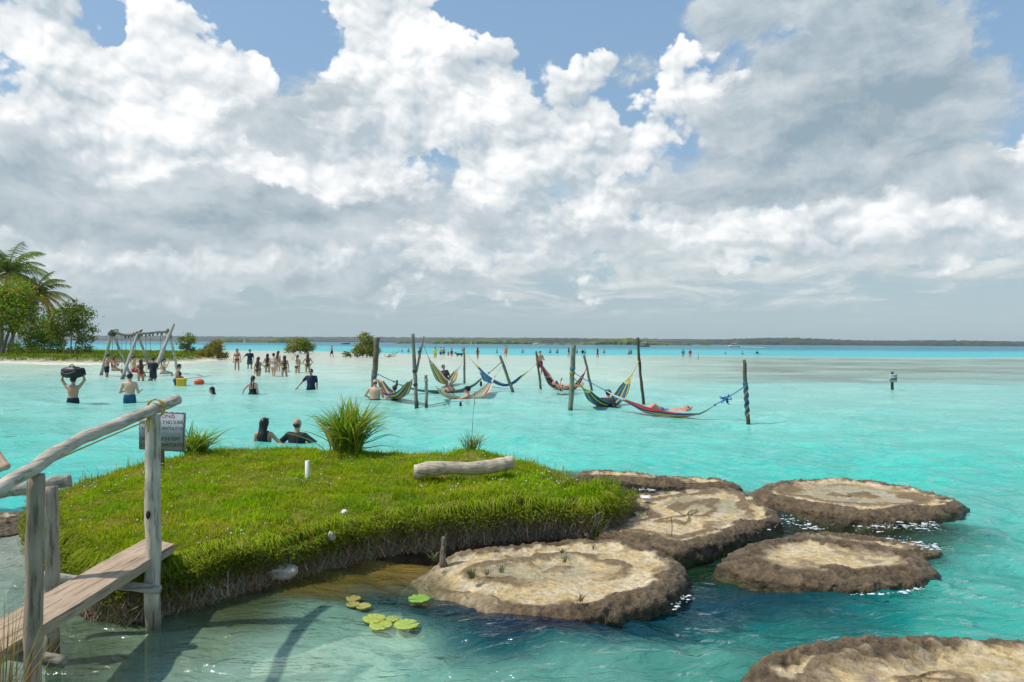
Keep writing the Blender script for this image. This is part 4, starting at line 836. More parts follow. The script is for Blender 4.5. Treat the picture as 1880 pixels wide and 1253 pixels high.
def build_front_plants():
    def side(B, rs):
        for dx, dz, l in ((.55, .42, 1), (.75, .28, 1), (.62, .12, 1), (-.55, .55, 1)):
            P = curve_pts([(0, 0, .05), (dx * .5, -.1, dz * .65), (dx * .85, -.15, dz), (dx * 1.15, -.18, dz * .82)], 10); w = np.linspace(.022, .003, 10)
            v = np.stack([P - np.array([0, .3, .95]) * w[:, None] * .5, P + np.array([0, .3, .95]) * w[:, None] * .5], 1).reshape(-1, 3); B.add(v, None, np.arange(9)[:, None] * 2 + np.array([0, 1, 3, 2]), (.12, .22, .03))
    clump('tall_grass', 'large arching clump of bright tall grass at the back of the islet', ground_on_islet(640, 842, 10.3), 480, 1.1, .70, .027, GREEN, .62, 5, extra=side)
    clump('tall_grass', 'lower grass clump just right of the warning sign', ground_on_islet(358, 838, 10.0), 200, .62, .50, .022, GREEN, .75, 8)
    def stalk(B, rs):
        B.tube(curve_pts([(0, 0, 0), (.02, 0, .45), (.05, 0, .90)], 8), [.005, .005, .004, .004, .003, .003, .003, .002], 5, (.25, .20, .10))
        for k in range(6): B.ball((.05 + rs.normal() * .008, 0, .74 + .03 * k), (.006, .006, .012), 5, 4, (.30, .24, .12))
    clump('spiky_grass', 'spiky dark grass tuft with one tall bare flower stalk', ground_on_islet(865, 842, 10.4), 110, .40, .34, .011, [(.16, .22, .04), (.22, .28, .06), (.36, .32, .12)], .15, 11, extra=stalk)
    clump('dry_reeds', 'thin orange brown reeds in the bottom left corner', at_y(8, 1330, 2.75), 46, .62, .26, .006, [(.36, .20, .08), (.26, .20, .06), (.20, .22, .05)], .15, 17)
    SED = [(.20, .24, .10), (.13, .19, .06), (.28, .26, .14)]
    for k, (px, py, n, ln, lb) in enumerate(((797, 1030, 40, .12, 'grey green sedge at the foot of the dead stump'), (866, 1062, 60, .13, 'thickest sedge tuft near the left of the tan stromatolite'), (893, 1056, 26, .11, 'small sedge tuft right of the thickest one'), (920, 1052, 22, .12, 'thin sedge tuft near the middle pool'), (1033, 1016, 24, .09, 'low sedge tuft on the rear of the tan stromatolite'), (1036, 1033, 26, .12, 'sedge tuft behind the middle pool'), (1066, 1106, 22, .10, 'dry sedge tuft on the front of the tan stromatolite'), (1090, 1010, 18, .10, 'dry rusty sedge at the rear right of the tan stromatolite'))):
        clump('sedge_tuft', lb, at_z(px, py, .115), n, ln, .09, .006, SED if k < 6 else [(.34, .22, .10), (.28, .24, .10)], .3, 30 + k, 'sedge', group='sedge tufts on the stromatolite')
    clump('bank_grass', 'loose grass tuft hanging at the right end of the bank', at_z(1092, 984, .05), 70, .26, .16, .009, [(.22, .28, .05), (.15, .22, .03)], .6, 51)
    rs = np.random.RandomState(2)
    B = MB(); b = at_z(1318, 1050, -.05)
    for a in ((-.10, 0, .10), (.05, -.02, .17), (.10, .03, .09), (-.03, .02, .15)): B.tube(curve_pts([(0, 0, 0), np.array(a) * .5 + rs.normal(size=3) * .01, a], 6), [.005, .004, .004, .003, .002, .001], 5, (.07, .055, .04))
    o = B.build('twig', WOOD, None, True); o.location = tuple(b); tag(o, 'bare dark twig in the water left of the mottled stromatolite', 'twig')
    B = MB(); B.tube(curve_pts([(0, 0, 0), (.005, 0, .09), (-.004, 0, .19)], 6), .004, 5, (.10, .08, .06)); o = B.build('twig', WOOD, None, True); o.location = tuple(at_z(1233, 985, .12)); tag(o, 'single upright twig on the rim of the rock shelf', 'twig')
build_front_plants()

# ================================================================ the spit of land on the left, trees and shrubs
SPIT = [(-500,672,0),(-200,669,0),(0,667,0),(100,669,0),(200,671,0),(300,669,0),(370,665,0),(425,659,0),(436,655,.1),(420,651,.1),(330,648.5,.3),(200,647,.3),(0,645,.3),(-200,643,.3),(-500,640,.3)]
spit_poly = np.array([at_z(*p)[:2] for p in SPIT])
def spit_h(x, y):
    P = np.stack([x, y], 1); P = P + np.stack([fbm(x * .4, y * .4, 2., 3), fbm(x * .4, y * .4, 5., 3)], 1) * .5
    d, _ = poly_sdf(P, spit_poly); return .10 * sstep(-.3, .5, d) + .42 * sstep(.6, 2.6, d) - .6 * sstep(.1, -2.0, d), d
def build_spit():
    xs = np.arange(-75, -24, .5); ys = np.arange(48, 115, .5); X, Y = np.meshgrid(xs, ys); h, d = spit_h(X.ravel(), Y.ravel()); h = h + .04 * fbm(X.ravel() * .7, Y.ravel() * .7, 0., 3)
    F_ = grid_faces(*X.shape); F_ = F_[(d[F_] > -1.8).any(1)]; V = np.stack([X.ravel(), Y.ravel(), h], 1); us = np.unique(F_); rm = np.full(len(V), -1); rm[us] = np.arange(len(us))
    sand = np.array([.62, .57, .45]); gr = np.array([.10, .14, .025]); C = lerp(sand, gr, sstep(1.0, 2.0, d + .6 * fbm(X.ravel(), Y.ravel(), 4., 3))[:, None]); C = lerp(C, np.array([.13, .10, .07]), (np.exp(-((d - 1.1) / .25) ** 2) * .7)[:, None])
    o = link('grassy_spit', make_mesh('grassy_spit', V[us], rm[F_], True, {'Col': C[us]}), mat('spit_ground', .95, namp=.4, nscale=2)); tag(o, 'low grassy spit of land with a sandy edge', 'land', kind='structure')
    rs = np.random.RandomState(9); n = 46000; x = rs.uniform(-72, -25, n); y = rs.uniform(54, 100, n); h, d = spit_h(x, y); ok = (d > 1.3) & (rs.rand(n) < np.clip(80 / y - .3, 0, 1)); x, y, h = x[ok], y[ok], h[ok]; n = len(x); B = MB()
    C = lerp(np.array([.20, .28, .018]), np.array([.34, .33, .035]), sstep(-.2, .6, fbm(x * .25, y * .25, 0., 3))[:, None]) * (.7 + .6 * rs.rand(n))[:, None]
    v, t, q, c = blades(x, y, h, .18 + .25 * rs.rand(n), .05 + .05 * rs.rand(n), .2 + .6 * rs.rand(n), C, rs); B.add(v, t, q, c)
    tag(B.build('spit_grass', mat('spit_grass', .7, namp=.2, trans=.25, matte=True)), 'bright grass covering the spit', 'grass', kind='stuff')
build_spit()

LEAF = mat('tree_leaf', .5, namp=.25, nscale=1.5, trans=.32, matte=True)
BARK = mat('bark', .9, namp=.4, nscale=6, bump=.5, bscale=14, stretch=(2, 2, .5))
def leaves(B, cen, rad, n, size, pal, rs, shell=.55, flat=.8, clumps=0):
    """leaf-sized faces spread through a lumpy volume, gathered in tufts so that gaps stay open"""
    nt = clumps or max(6, n // 14); d = rs.normal(size=(nt, 3)); d /= np.linalg.norm(d, axis=1, keepdims=True); rr = (shell + (1 - shell) * rs.rand(nt)) * (1 + .25 * fbm(d[:, 0] * 2 + cen[0], d[:, 1] * 2, d[:, 2] * 2 + cen[2], 2))
    tc = np.asarray(cen) + d * rr[:, None] * np.asarray(rad); i = rs.randint(nt, size=n); sp = np.mean(rad) * .20
    p = tc[i] + rs.normal(size=(n, 3)) * sp * np.array([1, 1, .7]); a = rs.normal(size=(n, 3)); a[:, 2] *= flat; a /= np.linalg.norm(a, axis=1, keepdims=True); b = np.cross(a, rs.normal(size=(n, 3))); b /= np.linalg.norm(b, axis=1, keepdims=True)
    s = size * (.6 + .8 * rs.rand(n))[:, None]; v = np.stack([p - a * s, p + b * s * .42, p + a * s, p - b * s * .42], 1).reshape(-1, 3)
    pal = np.asarray(pal); tone = rs.randint(len(pal), size=nt); C = pal[np.where(rs.rand(n) < .7, tone[i], rs.randint(len(pal), size=n))] * (.7 + .6 * rs.rand(n))[:, None]
    B.add(v, None, np.arange(n)[:, None] * 4 + np.arange(4), np.repeat(C, 4, 0)); return tc
def limb(B, p0, p1, r0, r1, rs, c, bow=.12):
    p0, p1 = np.asarray(p0, float), np.asarray(p1, float); L = np.linalg.norm(p1 - p0); B.tube(curve_pts([p0, (p0 + p1) / 2 + rs.normal(size=3) * L * bow, p1], 7), np.linspace(r0, r1, 7), 6, c)
def tree(name, label, cat, base, blobs, pal, leaf, n, trunks, bark=(.20, .16, .12), seed=0, group=None, dead=0, twigs=26):
    """blobs: (dx, dy, z, rx, rz) crown lobes; trunks: (dx0, dx1, z1, r)"""
    rs = np.random.RandomState(seed); e = empty(name, base, label, cat, group)
    B = MB(); tot = sum(b[3] * b[3] * b[4] for b in blobs); tops = []
    for (dx, dy, z, rx, rz) in blobs: tops.append(leaves(B, (dx, dy, z), (rx, rx, rz), int(n * rx * rx * rz / tot) + 40, leaf, pal, rs))
    B.build('crown', LEAF, e)
    B = MB()
    for (x0, x1, z1, r) in trunks:
        top = np.array([x1, 0, z1]); B.tube(curve_pts([(x0, 0, -.3), ((x0 + x1) / 2 + rs.normal() * .1, rs.normal() * .1, z1 * .5), top], 9), np.linspace(r, r * .55, 9), 8, bark)
        for _ in range(twigs // max(1, len(trunks))):
            tc = tops[rs.randint(len(tops))]; limb(B, top + np.array([0, 0, -z1 * .4 * rs.rand()]), tc[rs.randint(len(tc))], r * .38, r * .06, rs, bark)
    for _ in range(dead):
        a = rs.rand() * 6.28; b0 = blobs[rs.randint(len(blobs))]; p = np.array([b0[0], b0[1], b0[2]]); q = p + np.array([math.cos(a) * b0[3] * 1.1, math.sin(a) * .4, b0[4] * (.7 + .8 * rs.rand())]); limb(B, p, q, .03, .008, rs, (.42, .36, .30))
        for _k in range(3): limb(B, p + (q - p) * (.5 + .4 * rs.rand()), q + rs.normal(size=3) * b0[3] * .35, .012, .004, rs, (.42, .36, .30))
    B.build('trunk', BARK, e, True); return e
def palm(label, base, top, fronds, length, seed, pal):
    rs = np.random.RandomState(seed); e = empty('palm_tree', base, label, 'palm tree', 'palms on the spit'); top = np.asarray(top, float)
    B = MB(); P = curve_pts([(0, 0, -.3), (top[0] * .1, 0, top[2] * .35), (top[0] * .55, top[1] * .5, top[2] * .72), top], 16); B.tube(P, np.linspace(.22, .13, 16), 9, (.26, .22, .18), wob=.1); B.build('trunk', BARK, e, True)
    for i in range(fronds):
        B = MB(); a = i * 2.399 + rs.rand() * .5; el = R(78) - R(112) * ((i + .5) / fronds) + rs.normal() * .12; L = length * (.8 + .35 * rs.rand()); d = np.array([math.cos(a), math.sin(a), 0]); m = 15; t = np.linspace(0, 1, m)
        ang = el - (1.15 + .5 * rs.rand()) * t ** 1.4; st = np.stack([np.cos(ang)[:, None] * d, np.sin(ang)[:, None] * np.array([0, 0, 1.0])]).sum(0) * (L / (m - 1)); Pt = top + np.concatenate([[np.zeros(3)], np.cumsum(st[:-1], 0)])
        c = np.array(pal[min(len(pal) - 1, int(len(pal) * (i / fronds) * .999))]) * (.8 + .4 * rs.rand()); B.tube(Pt, np.linspace(.045, .008, m), 5, c * .9 + np.array([.03, .02, 0]))
        tt = np.repeat(np.linspace(.10, .99, 34), 2); sg = np.tile([-1, 1], 34); P0 = np.stack([np.interp(tt, t, Pt[:, k]) for k in range(3)], 1); tg = np.stack([np.interp(tt, t, st[:, k]) for k in range(3)], 1); tg /= np.linalg.norm(tg, axis=1, keepdims=True)
        sd = np.cross(tg, [0, 0, 1.0]); sd /= np.maximum(np.linalg.norm(sd, axis=1, keepdims=True), 1e-6); ll = L * .26 * np.sin(np.pi * np.clip(tt * .88 + .12, 0, 1)) ** .6 * (.85 + .3 * rs.rand(68))
        dr = sd * sg[:, None] * .75 + tg * .55 - np.array([0, 0, 1.0]) * (.35 + .45 * rs.rand(68))[:, None]; dr /= np.linalg.norm(dr, axis=1, keepdims=True); tip = P0 + dr * ll[:, None]; w = tg * .045
        v = np.stack([P0 - w, P0 + w, (P0 + tip) / 2 + w * .8, tip, (P0 + tip) / 2 - w * .8], 1).reshape(-1, 3); o = np.arange(68)[:, None] * 5
        B.add(v, o + np.array([2, 3, 4]), o + np.array([0, 1, 2, 4]), np.repeat(c[None] * (.75 + .5 * rs.rand(68))[:, None], 5, 0)); B.build('frond', LEAF, e)
    B = MB()
    for k in range(7): B.ball(top + np.array([math.cos(k) * .25, math.sin(k) * .25, -.25]), .13, 7, 5, (.22, .20, .05))
    B.build('coconuts', BARK, e, True); return e
def land(px, py, Y):
    p = at_y(px, py, Y); p[2] = max(float(spit_h(p[:1], p[1:2])[0][0]), 0.0) - .02; return p
DG = [(.13, .20, .022), (.19, .27, .028), (.095, .14, .018), (.27, .30, .035)]; BG = [(.26, .44, .022), (.34, .48, .03), (.18, .33, .018), (.44, .42, .05)]; RU = [(.42, .21, .04), (.28, .24, .04), (.22, .25, .035), (.48, .26, .06)]; OL = [(.30, .30, .05), (.21, .25, .04), (.38, .32, .09), (.15, .19, .03)]
b1 = land(2, 655, 72); t1 = at_y(14, 500, 72) - b1; b2 = land(20, 655, 76); t2 = at_y(66, 540, 76) - b2
palm('tallest coconut palm at the left edge of the photo', b1, t1, 30, 4.4, 3, [(.14, .22, .04), (.20, .28, .04), (.30, .34, .045), (.52, .43, .07)])
palm('lower coconut palm with yellowing fronds right of the tallest', b2, t2, 28, 4.1, 6, [(.15, .20, .035), (.24, .25, .04), (.52, .38, .05), (.40, .24, .08)])
tree('broadleaf_tree', 'bright green feathery tree below the palms', 'tree', land(12, 655, 68), [(-.6, 0, 3.9, 2.3, 1.6), (1.0, .2, 4.6, 1.9, 1.5), (2.2, 0, 3.0, 1.7, 1.1), (-1.5, 0, 5.6, 1.9, 1.5), (.4, .4, 6.4, 1.8, 1.2), (1.9, .2, 5.6, 1.2, .9)], BG + [(.34, .22, .07)], .15, 9500, [(-.6, .5, 3.2, .17), (.1, 1.2, 2.6, .08)], seed=4, bark=(.22, .19, .15))
tree('mangrove_tree', 'dark green rounded tree with a pale bare trunk at the end of the grove', 'tree', land(128, 657, 66), [(-.5, 0, 3.4, 1.7, 1.3), (.9, 0, 3.7, 1.3, 1.3), (1.5, 0, 2.0, 1.1, 1.0), (-1.2, .3, 2.3, 1.3, 1.0), (.2, .1, 4.7, 1.0, .8)], DG + [(.15, .16, .03)], .13, 5200, [(0, .15, 3.6, .07), (-.5, -.7, 2.5, .1), (.5, 1.1, 2.4, .07)], seed=8, bark=(.34, .30, .25))
tree('green_bush', 'light green leafy bush between the palms and the dark tree', 'bush', land(82, 656, 70), [(0, 0, 2.4, 1.5, 1.0), (.9, 0, 1.5, 1.0, .9), (-.9, 0, 1.6, 1.1, .8)], BG, .13, 2600, [(0, 0, 1.8, .06), (.6, .7, 1.3, .05)], seed=12)
tree('low_scrub', 'knee high scrub along the back of the grass', 'bush', land(45, 656, 74), [(-3, 0, .7, 1.6, .45), (0, 0, .75, 1.8, .5), (3, 0, .65, 1.7, .4), (6, 0, .5, 1.5, .35)], DG, .12, 2400, [(0, 0, .5, .04)], seed=13, twigs=6)
G_SH = 'mangrove shrubs on the sand bar'
def sb(px, py): p = at_z(px, py, 0); p[2] = -.03; return p
tree('mangrove_shrub', 'thin open shrub with bare twigs just right of the swing frame', 'shrub', sb(343, 659), [(0, 0, 2.1, .85, .75), (-.3, 0, 1.4, .6, .5), (.5, 0, 1.2, .5, .4)], DG + OL[:1], .10, 1300, [(0, .1, 1.9, .05), (.3, -.1, 1.3, .04)], seed=20, group=G_SH, dead=5, bark=(.30, .26, .22))
tree('mangrove_shrub', 'rust and green shrub beside the woman in the maroon bikini', 'shrub', sb(393, 661), [(0, 0, 1.3, 1.0, .7), (-.9, 0, .7, .9, .6), (.8, 0, .6, .7, .5), (.2, 0, 1.9, .6, .4)], RU + OL[:2], .11, 2400, [(0, .1, 1.2, .05), (-.5, -.7, .7, .04), (.4, .8, .6, .04)], seed=22, group=G_SH, bark=(.26, .2, .16))
tree('mangrove_shrub', 'wide olive shrub behind the group of girls', 'shrub', sb(551, 650), [(0, 0, 1.4, 1.8, 1.1), (-1.3, 0, .8, 1.2, .7), (1.4, 0, 1.0, 1.1, .9), (.3, 0, 2.2, 1.0, .6)], OL + DG[:1], .16, 2800, [(0, 0, 1.2, .07), (1, 1.2, .9, .05), (-.9, -1.2, .7, .05)], seed=24, group=G_SH, dead=4, bark=(.28, .23, .18))
tree('mangrove_shrub', 'tallest dense shrub left of the thick leaning post', 'shrub', sb(672, 656.5), [(-.1, 0, 2.6, 1.0, .65), (0, 0, 1.2, 1.4, .9), (-1.0, 0, .7, 1.0, .6), (1.0, 0, .8, 1.0, .7), (.5, 0, 1.9, .7, .5)], DG[:2] + OL, .12, 4200, [(0, 0, 2.0, .07), (.5, .7, 1.0, .05), (-.5, -.8, .8, .05)], seed=26, group=G_SH, bark=(.28, .23, .18))
tree('mangrove_shrub', 'smallest shrub, low on the sand left of the tallest one', 'shrub', sb(636, 656.5), [(0, 0, .5, .55, .4), (.4, 0, .3, .4, .3)], OL, .09, 500, [(0, 0, .4, .03)], seed=28, group=G_SH, twigs=8)
B = MB(); _rs = np.random.RandomState(3); p = sb(712, 656)
for q in ((1.3, 0, .25), (.9, .1, .7), (1.6, 0, .9), (-.6, 0, .35), (.3, 0, .5)): limb(B, (0, 0, .05), q, .05, .015, _rs, (.20, .16, .13)); limb(B, np.array(q) * .6, np.array(q) * .8 + [.2, 0, .35], .025, .01, _rs, (.2, .16, .13))
o = B.build('dead_branches', BARK, None, True); o.location = tuple(p); tag(o, 'dead bare branches lying on the sand right of the tallest shrub', 'driftwood')

# ================================================================ the far shore
WOODS = mat('far_woods', .9, namp=.5, nscale=.06, detail=8)
def woods(name, label, Y, prof, depth, cols, seed, lump, kind='stuff', cat='woodland', step=3.0):
    """a wooded ridge: lumpy crowns over a rounded cross-section; prof lists (px, top py) along it"""
    px = np.array([p[0] for p in prof], float); x = np.array([at_y(p[0], 630, Y)[0] for p in prof]); zt = np.array([at_y(p[0], p[1], Y)[2] for p in prof])
    xs = np.arange(x[0], x[-1], step); z = np.interp(xs, x, zt); a = np.linspace(0, math.pi, 26); X = xs[:, None] + 0 * a; prof_y = -np.cos(a) * depth * .5; Yg = Y + depth * .5 + prof_y[None] + 0 * X
    shape = np.clip(np.sin(a) * 1.6, 0, 1)[None] ** .8
    end = sstep(0, 1, np.minimum(xs - xs[0], xs[-1] - xs) / (lump * 3))[:, None]
    Zg = z[:, None] * shape * (.5 + .5 * end) + lump * .36 * fbm(X / lump, Yg / lump, seed, 4) * np.minimum(1, shape * 2); Zg = np.maximum(Zg, -.5); Zg[:, 0] = -.5; Zg[:, -1] = -.5
    Yg = Yg + lump * .35 * fbm(X / lump + 9, Zg / lump, seed, 3)
    n = fbm(X / lump * .7, Zg / lump * 1.4, seed + 2, 4); C = lerp(np.asarray(cols[0]), np.asarray(cols[1]), sstep(-.4, .5, n)[..., None]); C = lerp(C, np.asarray(cols[2]), (sstep(.25, .05, Zg / np.maximum(z[:, None], 1)) * .6)[..., None])
    me = make_mesh(name, np.stack([X, Yg, Zg], -1).reshape(-1, 3), grid_faces(*X.shape), False, {'Col': C.reshape(-1, 3)}); o = link(name, me, WOODS); return tag(o, label, cat, kind=kind)
FG = ((.022, .036, .016), (.045, .066, .022), (.035, .034, .022))
woods('far_woodland', 'hazy wooded shore along the whole horizon', 4200, [(-900, 612), (-300, 613), (0, 616), (400, 619), (900, 621), (1300, 624), (1880, 628), (2800, 634)], 500, FG, 3., 26, step=14)
woods('far_woodland', 'darker wooded ridge on the right of the horizon', 2600, [(1180, 632), (1230, 628), (1320, 626), (1400, 622.5), (1460, 621), (1560, 625), (1650, 628), (1760, 626), (1860, 628), (1960, 632), (2100, 633), (2700, 636)], 300, FG, 8., 17, step=8)
woods('far_woodland', 'dark wooded hill behind the middle mangrove strip', 2700, [(900, 628), (950, 623.5), (1010, 621.5), (1080, 623), (1150, 625.5), (1210, 629)], 260, FG, 12., 17, step=8)
MG = ((.07, .10, .025), (.13, .16, .035), (.14, .10, .06))
woods('mangrove_islet', 'mangrove strip in the middle of the horizon behind the sail', 1150, [(780, 630), (800, 624.5), (830, 624), (870, 625.5), (910, 624.5), (950, 625), (990, 629), (1010, 630.5)], 60, MG, 15., 6, cat='mangroves', step=2.2)
woods('mangrove_islet', 'mangrove strip with taller trees behind the slim right post', 1050, [(1010, 631), (1080, 630), (1110, 625), (1130, 624), (1150, 623), (1163, 621.5), (1180, 624), (1200, 630), (1240, 632), (1270, 633)], 60, MG, 18., 6, cat='mangroves', step=2.2)
woods('mangrove_islet', 'dark domed mangrove islet above the group of girls', 1200, [(478, 628), (492, 623.5), (510, 620.5), (528, 620), (540, 624), (545, 628)], 60, MG, 21., 6, cat='mangroves', step=2.2)
woods('mangrove_islet', 'small mangrove islet left of the domed one', 1200, [(396, 627), (408, 622), (420, 622), (426, 625.5), (440, 623), (452, 626), (462, 627.5), (472, 624), (482, 628)], 50, MG, 24., 5, cat='mangroves', step=2.2)
woods('mangrove_islet', 'tiny mangrove islet left of the forked post', 1150, [(724, 631), (730, 625), (742, 624.5), (748, 627), (752, 631)], 40, MG, 27., 5, cat='mangroves', step=2.2)
woods('mangrove_islet', 'lone low mangrove clump off the right shore', 1000, [(1290, 633.5), (1294, 631.5), (1302, 631.5), (1308, 634)], 14, MG, 29., 4, cat='mangroves', step=1.2)

# ================================================================ posts, hammocks and swings standing in the lagoon
GP = 'wooden hammock posts standing in the lagoon'
POSTS = {}
def lag_post(key, label, top, base, wpx, c=(.17, .145, .105), branch=None, wraps=(), knob=None, n=12, mid=None):
    b = at_z(base[0], base[1], 0); Y = b[1]; t = at_y(top[0], top[1], Y); r = wpx * Y / F_PX * .5
    e = empty('hammock_post', b, label, 'post', GP); d = t - b
    B = MB(); pts = [-(d / d[2]) * .9, (0, 0, 0), d] if mid is None else [-(d / d[2]) * .9, (0, 0, 0), at_y(mid[0], mid[1], Y) - b, d]
    pole(B, pts, [r * 1.05, r, r * .98, r * .9], n, 30, int(abs(top[0])) % 97, c, .22, .02); B.build('pole', WOOD, e, True)
    if branch:
        B = MB(); q = [at_y(*p, Y) - b for p in branch]; pole(B, q, [r * .62, r * .5, r * .38], 8, 14, 5, c, .25, .015, False); B.build('branch', WOOD, e, True)
    for (py, hh, cc) in wraps:
        f = (at_y(top[0], py, Y)[2]) / d[2]; p = d * f; B = MB(); k = max(3, int(hh / (.018)))
        for j in range(k):
            a = np.linspace(0, 2 * math.pi, 14); q = p + d / np.linalg.norm(d) * (j - k / 2) * .022; B.tube(np.stack([q[0] + r * 1.06 * np.cos(a), q[1] + r * 1.06 * np.sin(a), q[2] + .012 * np.sin(a + j)], 1), .011, 5, np.array(cc) * (.75 + .5 * ((j * 37) % 10) / 10))
        B.build('rope_wrap', ROPE, e, True)
    if knob:
        B = MB(); B.ball(at_y(*knob, Y) - b, r * .9, 7, 5, c); B.build('knot', WOOD, e, True)
    POSTS[key] = (b, d, r); return e
def on_post(key, py):
    b, d, r = POSTS[key]; dz = at_y(CX + (b[0] / b[1]) * F_PX, py, b[1])[2]; f = dz / d[2]; return b + d * f
BL, YE, WH = (.03, .16, .34), (.55, .42, .08), (.6, .6, .56)
lag_post('a', 'thick leaning post at the left end of the hammocks', (692, 620), (685, 726), 10.5, (.19, .15, .10), wraps=((688, .08, (.12, .3, .5)),), mid=(689, 672))
lag_post('b', 'tall forked post with a slanting branch', (757.5, 613), (764.5, 742), 7.5, (.27, .24, .19), branch=((764, 684), (769, 660), (778.5, 617)), wraps=((681, .03, (.05, .05, .04)), (706, .03, (.05, .05, .04))), mid=(762, 690))
lag_post('c', 'short pale stub post beside the forked post', (782, 689), (783, 743), 6.5, (.33, .31, .26), wraps=((698, .03, (.5, .5, .46)),))
lag_post('d', 'slim upright post behind the striped hammock', (852, 638), (853, 704), 4.2, (.24, .24, .18), wraps=((658, .02, (.4, .4, .35)),))
lag_post('e', 'bare post slanting steeply to the left', (918, 653), (942, 721), 5.6, (.25, .25, .18))
lag_post('f', 'thin dark post where the red hammock is tied', (984, 645), (993, 714), 4.2, (.20, .17, .12), wraps=((668, .05, (.2, .16, .1)),))
lag_post('g', 'thick mossy post between the yellow and red hammocks', (1053, 634), (1047.5, 754), 9.5, (.25, .25, .18), wraps=((676, .07, (.03, .28, .42)), (684, .05, (.5, .34, .08))))
lag_post('h', 'slim knobbly post leaning left behind the mossy post', (1072, 652), (1087, 719), 4.6, (.21, .18, .13), knob=(1075, 662))
lag_post('i', 'tall slim dark post right of the yellow hammock', (1171, 620), (1181, 734), 5.4, (.11, .09, .06), mid=(1175, 680))
lag_post('j', 'right hand post bound with blue rope', (1366, 661), (1373, 775), 7, (.14, .12, .075), wraps=((706, .12, (.03, .17, .38)),))
_b, _d, _r = POSTS['j']
B = MB(); a = np.linspace(0, 9 * math.pi, 60); zz = np.linspace(.15, 1.0, 60)
for k, cc in enumerate(((.05, .12, .35), (.08, .30, .30), (.3, .28, .3))):
    B.tube(np.stack([_d[0] * zz / _d[2] + (_r * 1.12) * np.cos(a / 3 + k * 2.1), _d[1] * 0 + (_r * 1.12) * np.sin(a / 3 + k * 2.1), zz], 1), .013, 5, cc)
o = B.build('wound_rope', ROPE, None, True); o.location = tuple(_b); tag(o, 'blue and green ropes wound down the right hand post', 'rope')
for px, py, h, lb in ((728.5, 707, 9, 'dark stake tip behind the woman in the left hammock'), (845.5, 744, 6, 'dark stake tip in front of the cream hammock'), (883, 707, 7, 'dark stake tip below the blue towel'), (932, 688, 0, '')):
    if not h: continue
    b = at_z(px, py, 0); s = b[1] / F_PX; B = MB(); B.tube([(0, 0, -.3), (0, 0, h * s * .6), (.01, 0, h * s)], [2.2 * s, 2.2 * s, 1.2 * s], 8, (.03, .035, .03)); o = B.build('stake', WOOD, None, True); o.location = tuple(b); tag(o, lb, 'stake', 'stake tips above the water')
b = at_z(1282, 660, 0); B = MB(); pole(B, [(0, 0, -.6), (-.03, 0, .5), (0, 0, 13 * b[1] / F_PX)], .07, 8, 10, 3, (.5, .5, .46), .15, .02); o = B.build('marker_post', WOOD, None, True); o.location = tuple(b); tag(o, 'pale marker post beside the person in red, far out', 'post')
def build_lagoon_sign():
    b = at_z(1638, 716, 0); Y = b[1]; e = empty('lagoon_sign', b, 'white notice on a dark post standing in the water', 'sign')
    B = MB(); pole(B, [(0, 0, -.8), (.0, 0, .4), at_y(1638, 683, Y) - b], [.07, .06, .055], 8, 12, 6, (.06, .05, .04), .1, .006); B.build('pole', WOOD, e, True)
    c = at_y(1638.5, 694.5, Y) - b; s = Y / F_PX; f = c + np.array([0, -.075, 0])
    B = MB(); B.box(f, (13.5 * s, .02, 14.5 * s), None, (.42, .46, .45)); bd = B.build('board', PAINT, e)
    B = MB(); B.box(f + [0, -.012, 4.5 * s], (12 * s, .004, 2.6 * s), None, (.10, .45, .58)); B.build('blue_band', PAINT, bd)
    B = MB(); B.box(f + [0, -.012, -1.6 * s], (12.5 * s, .004, 3.0 * s), None, (.12, .10, .09)); B.build('dark_band', PAINT, bd)
build_lagoon_sign()

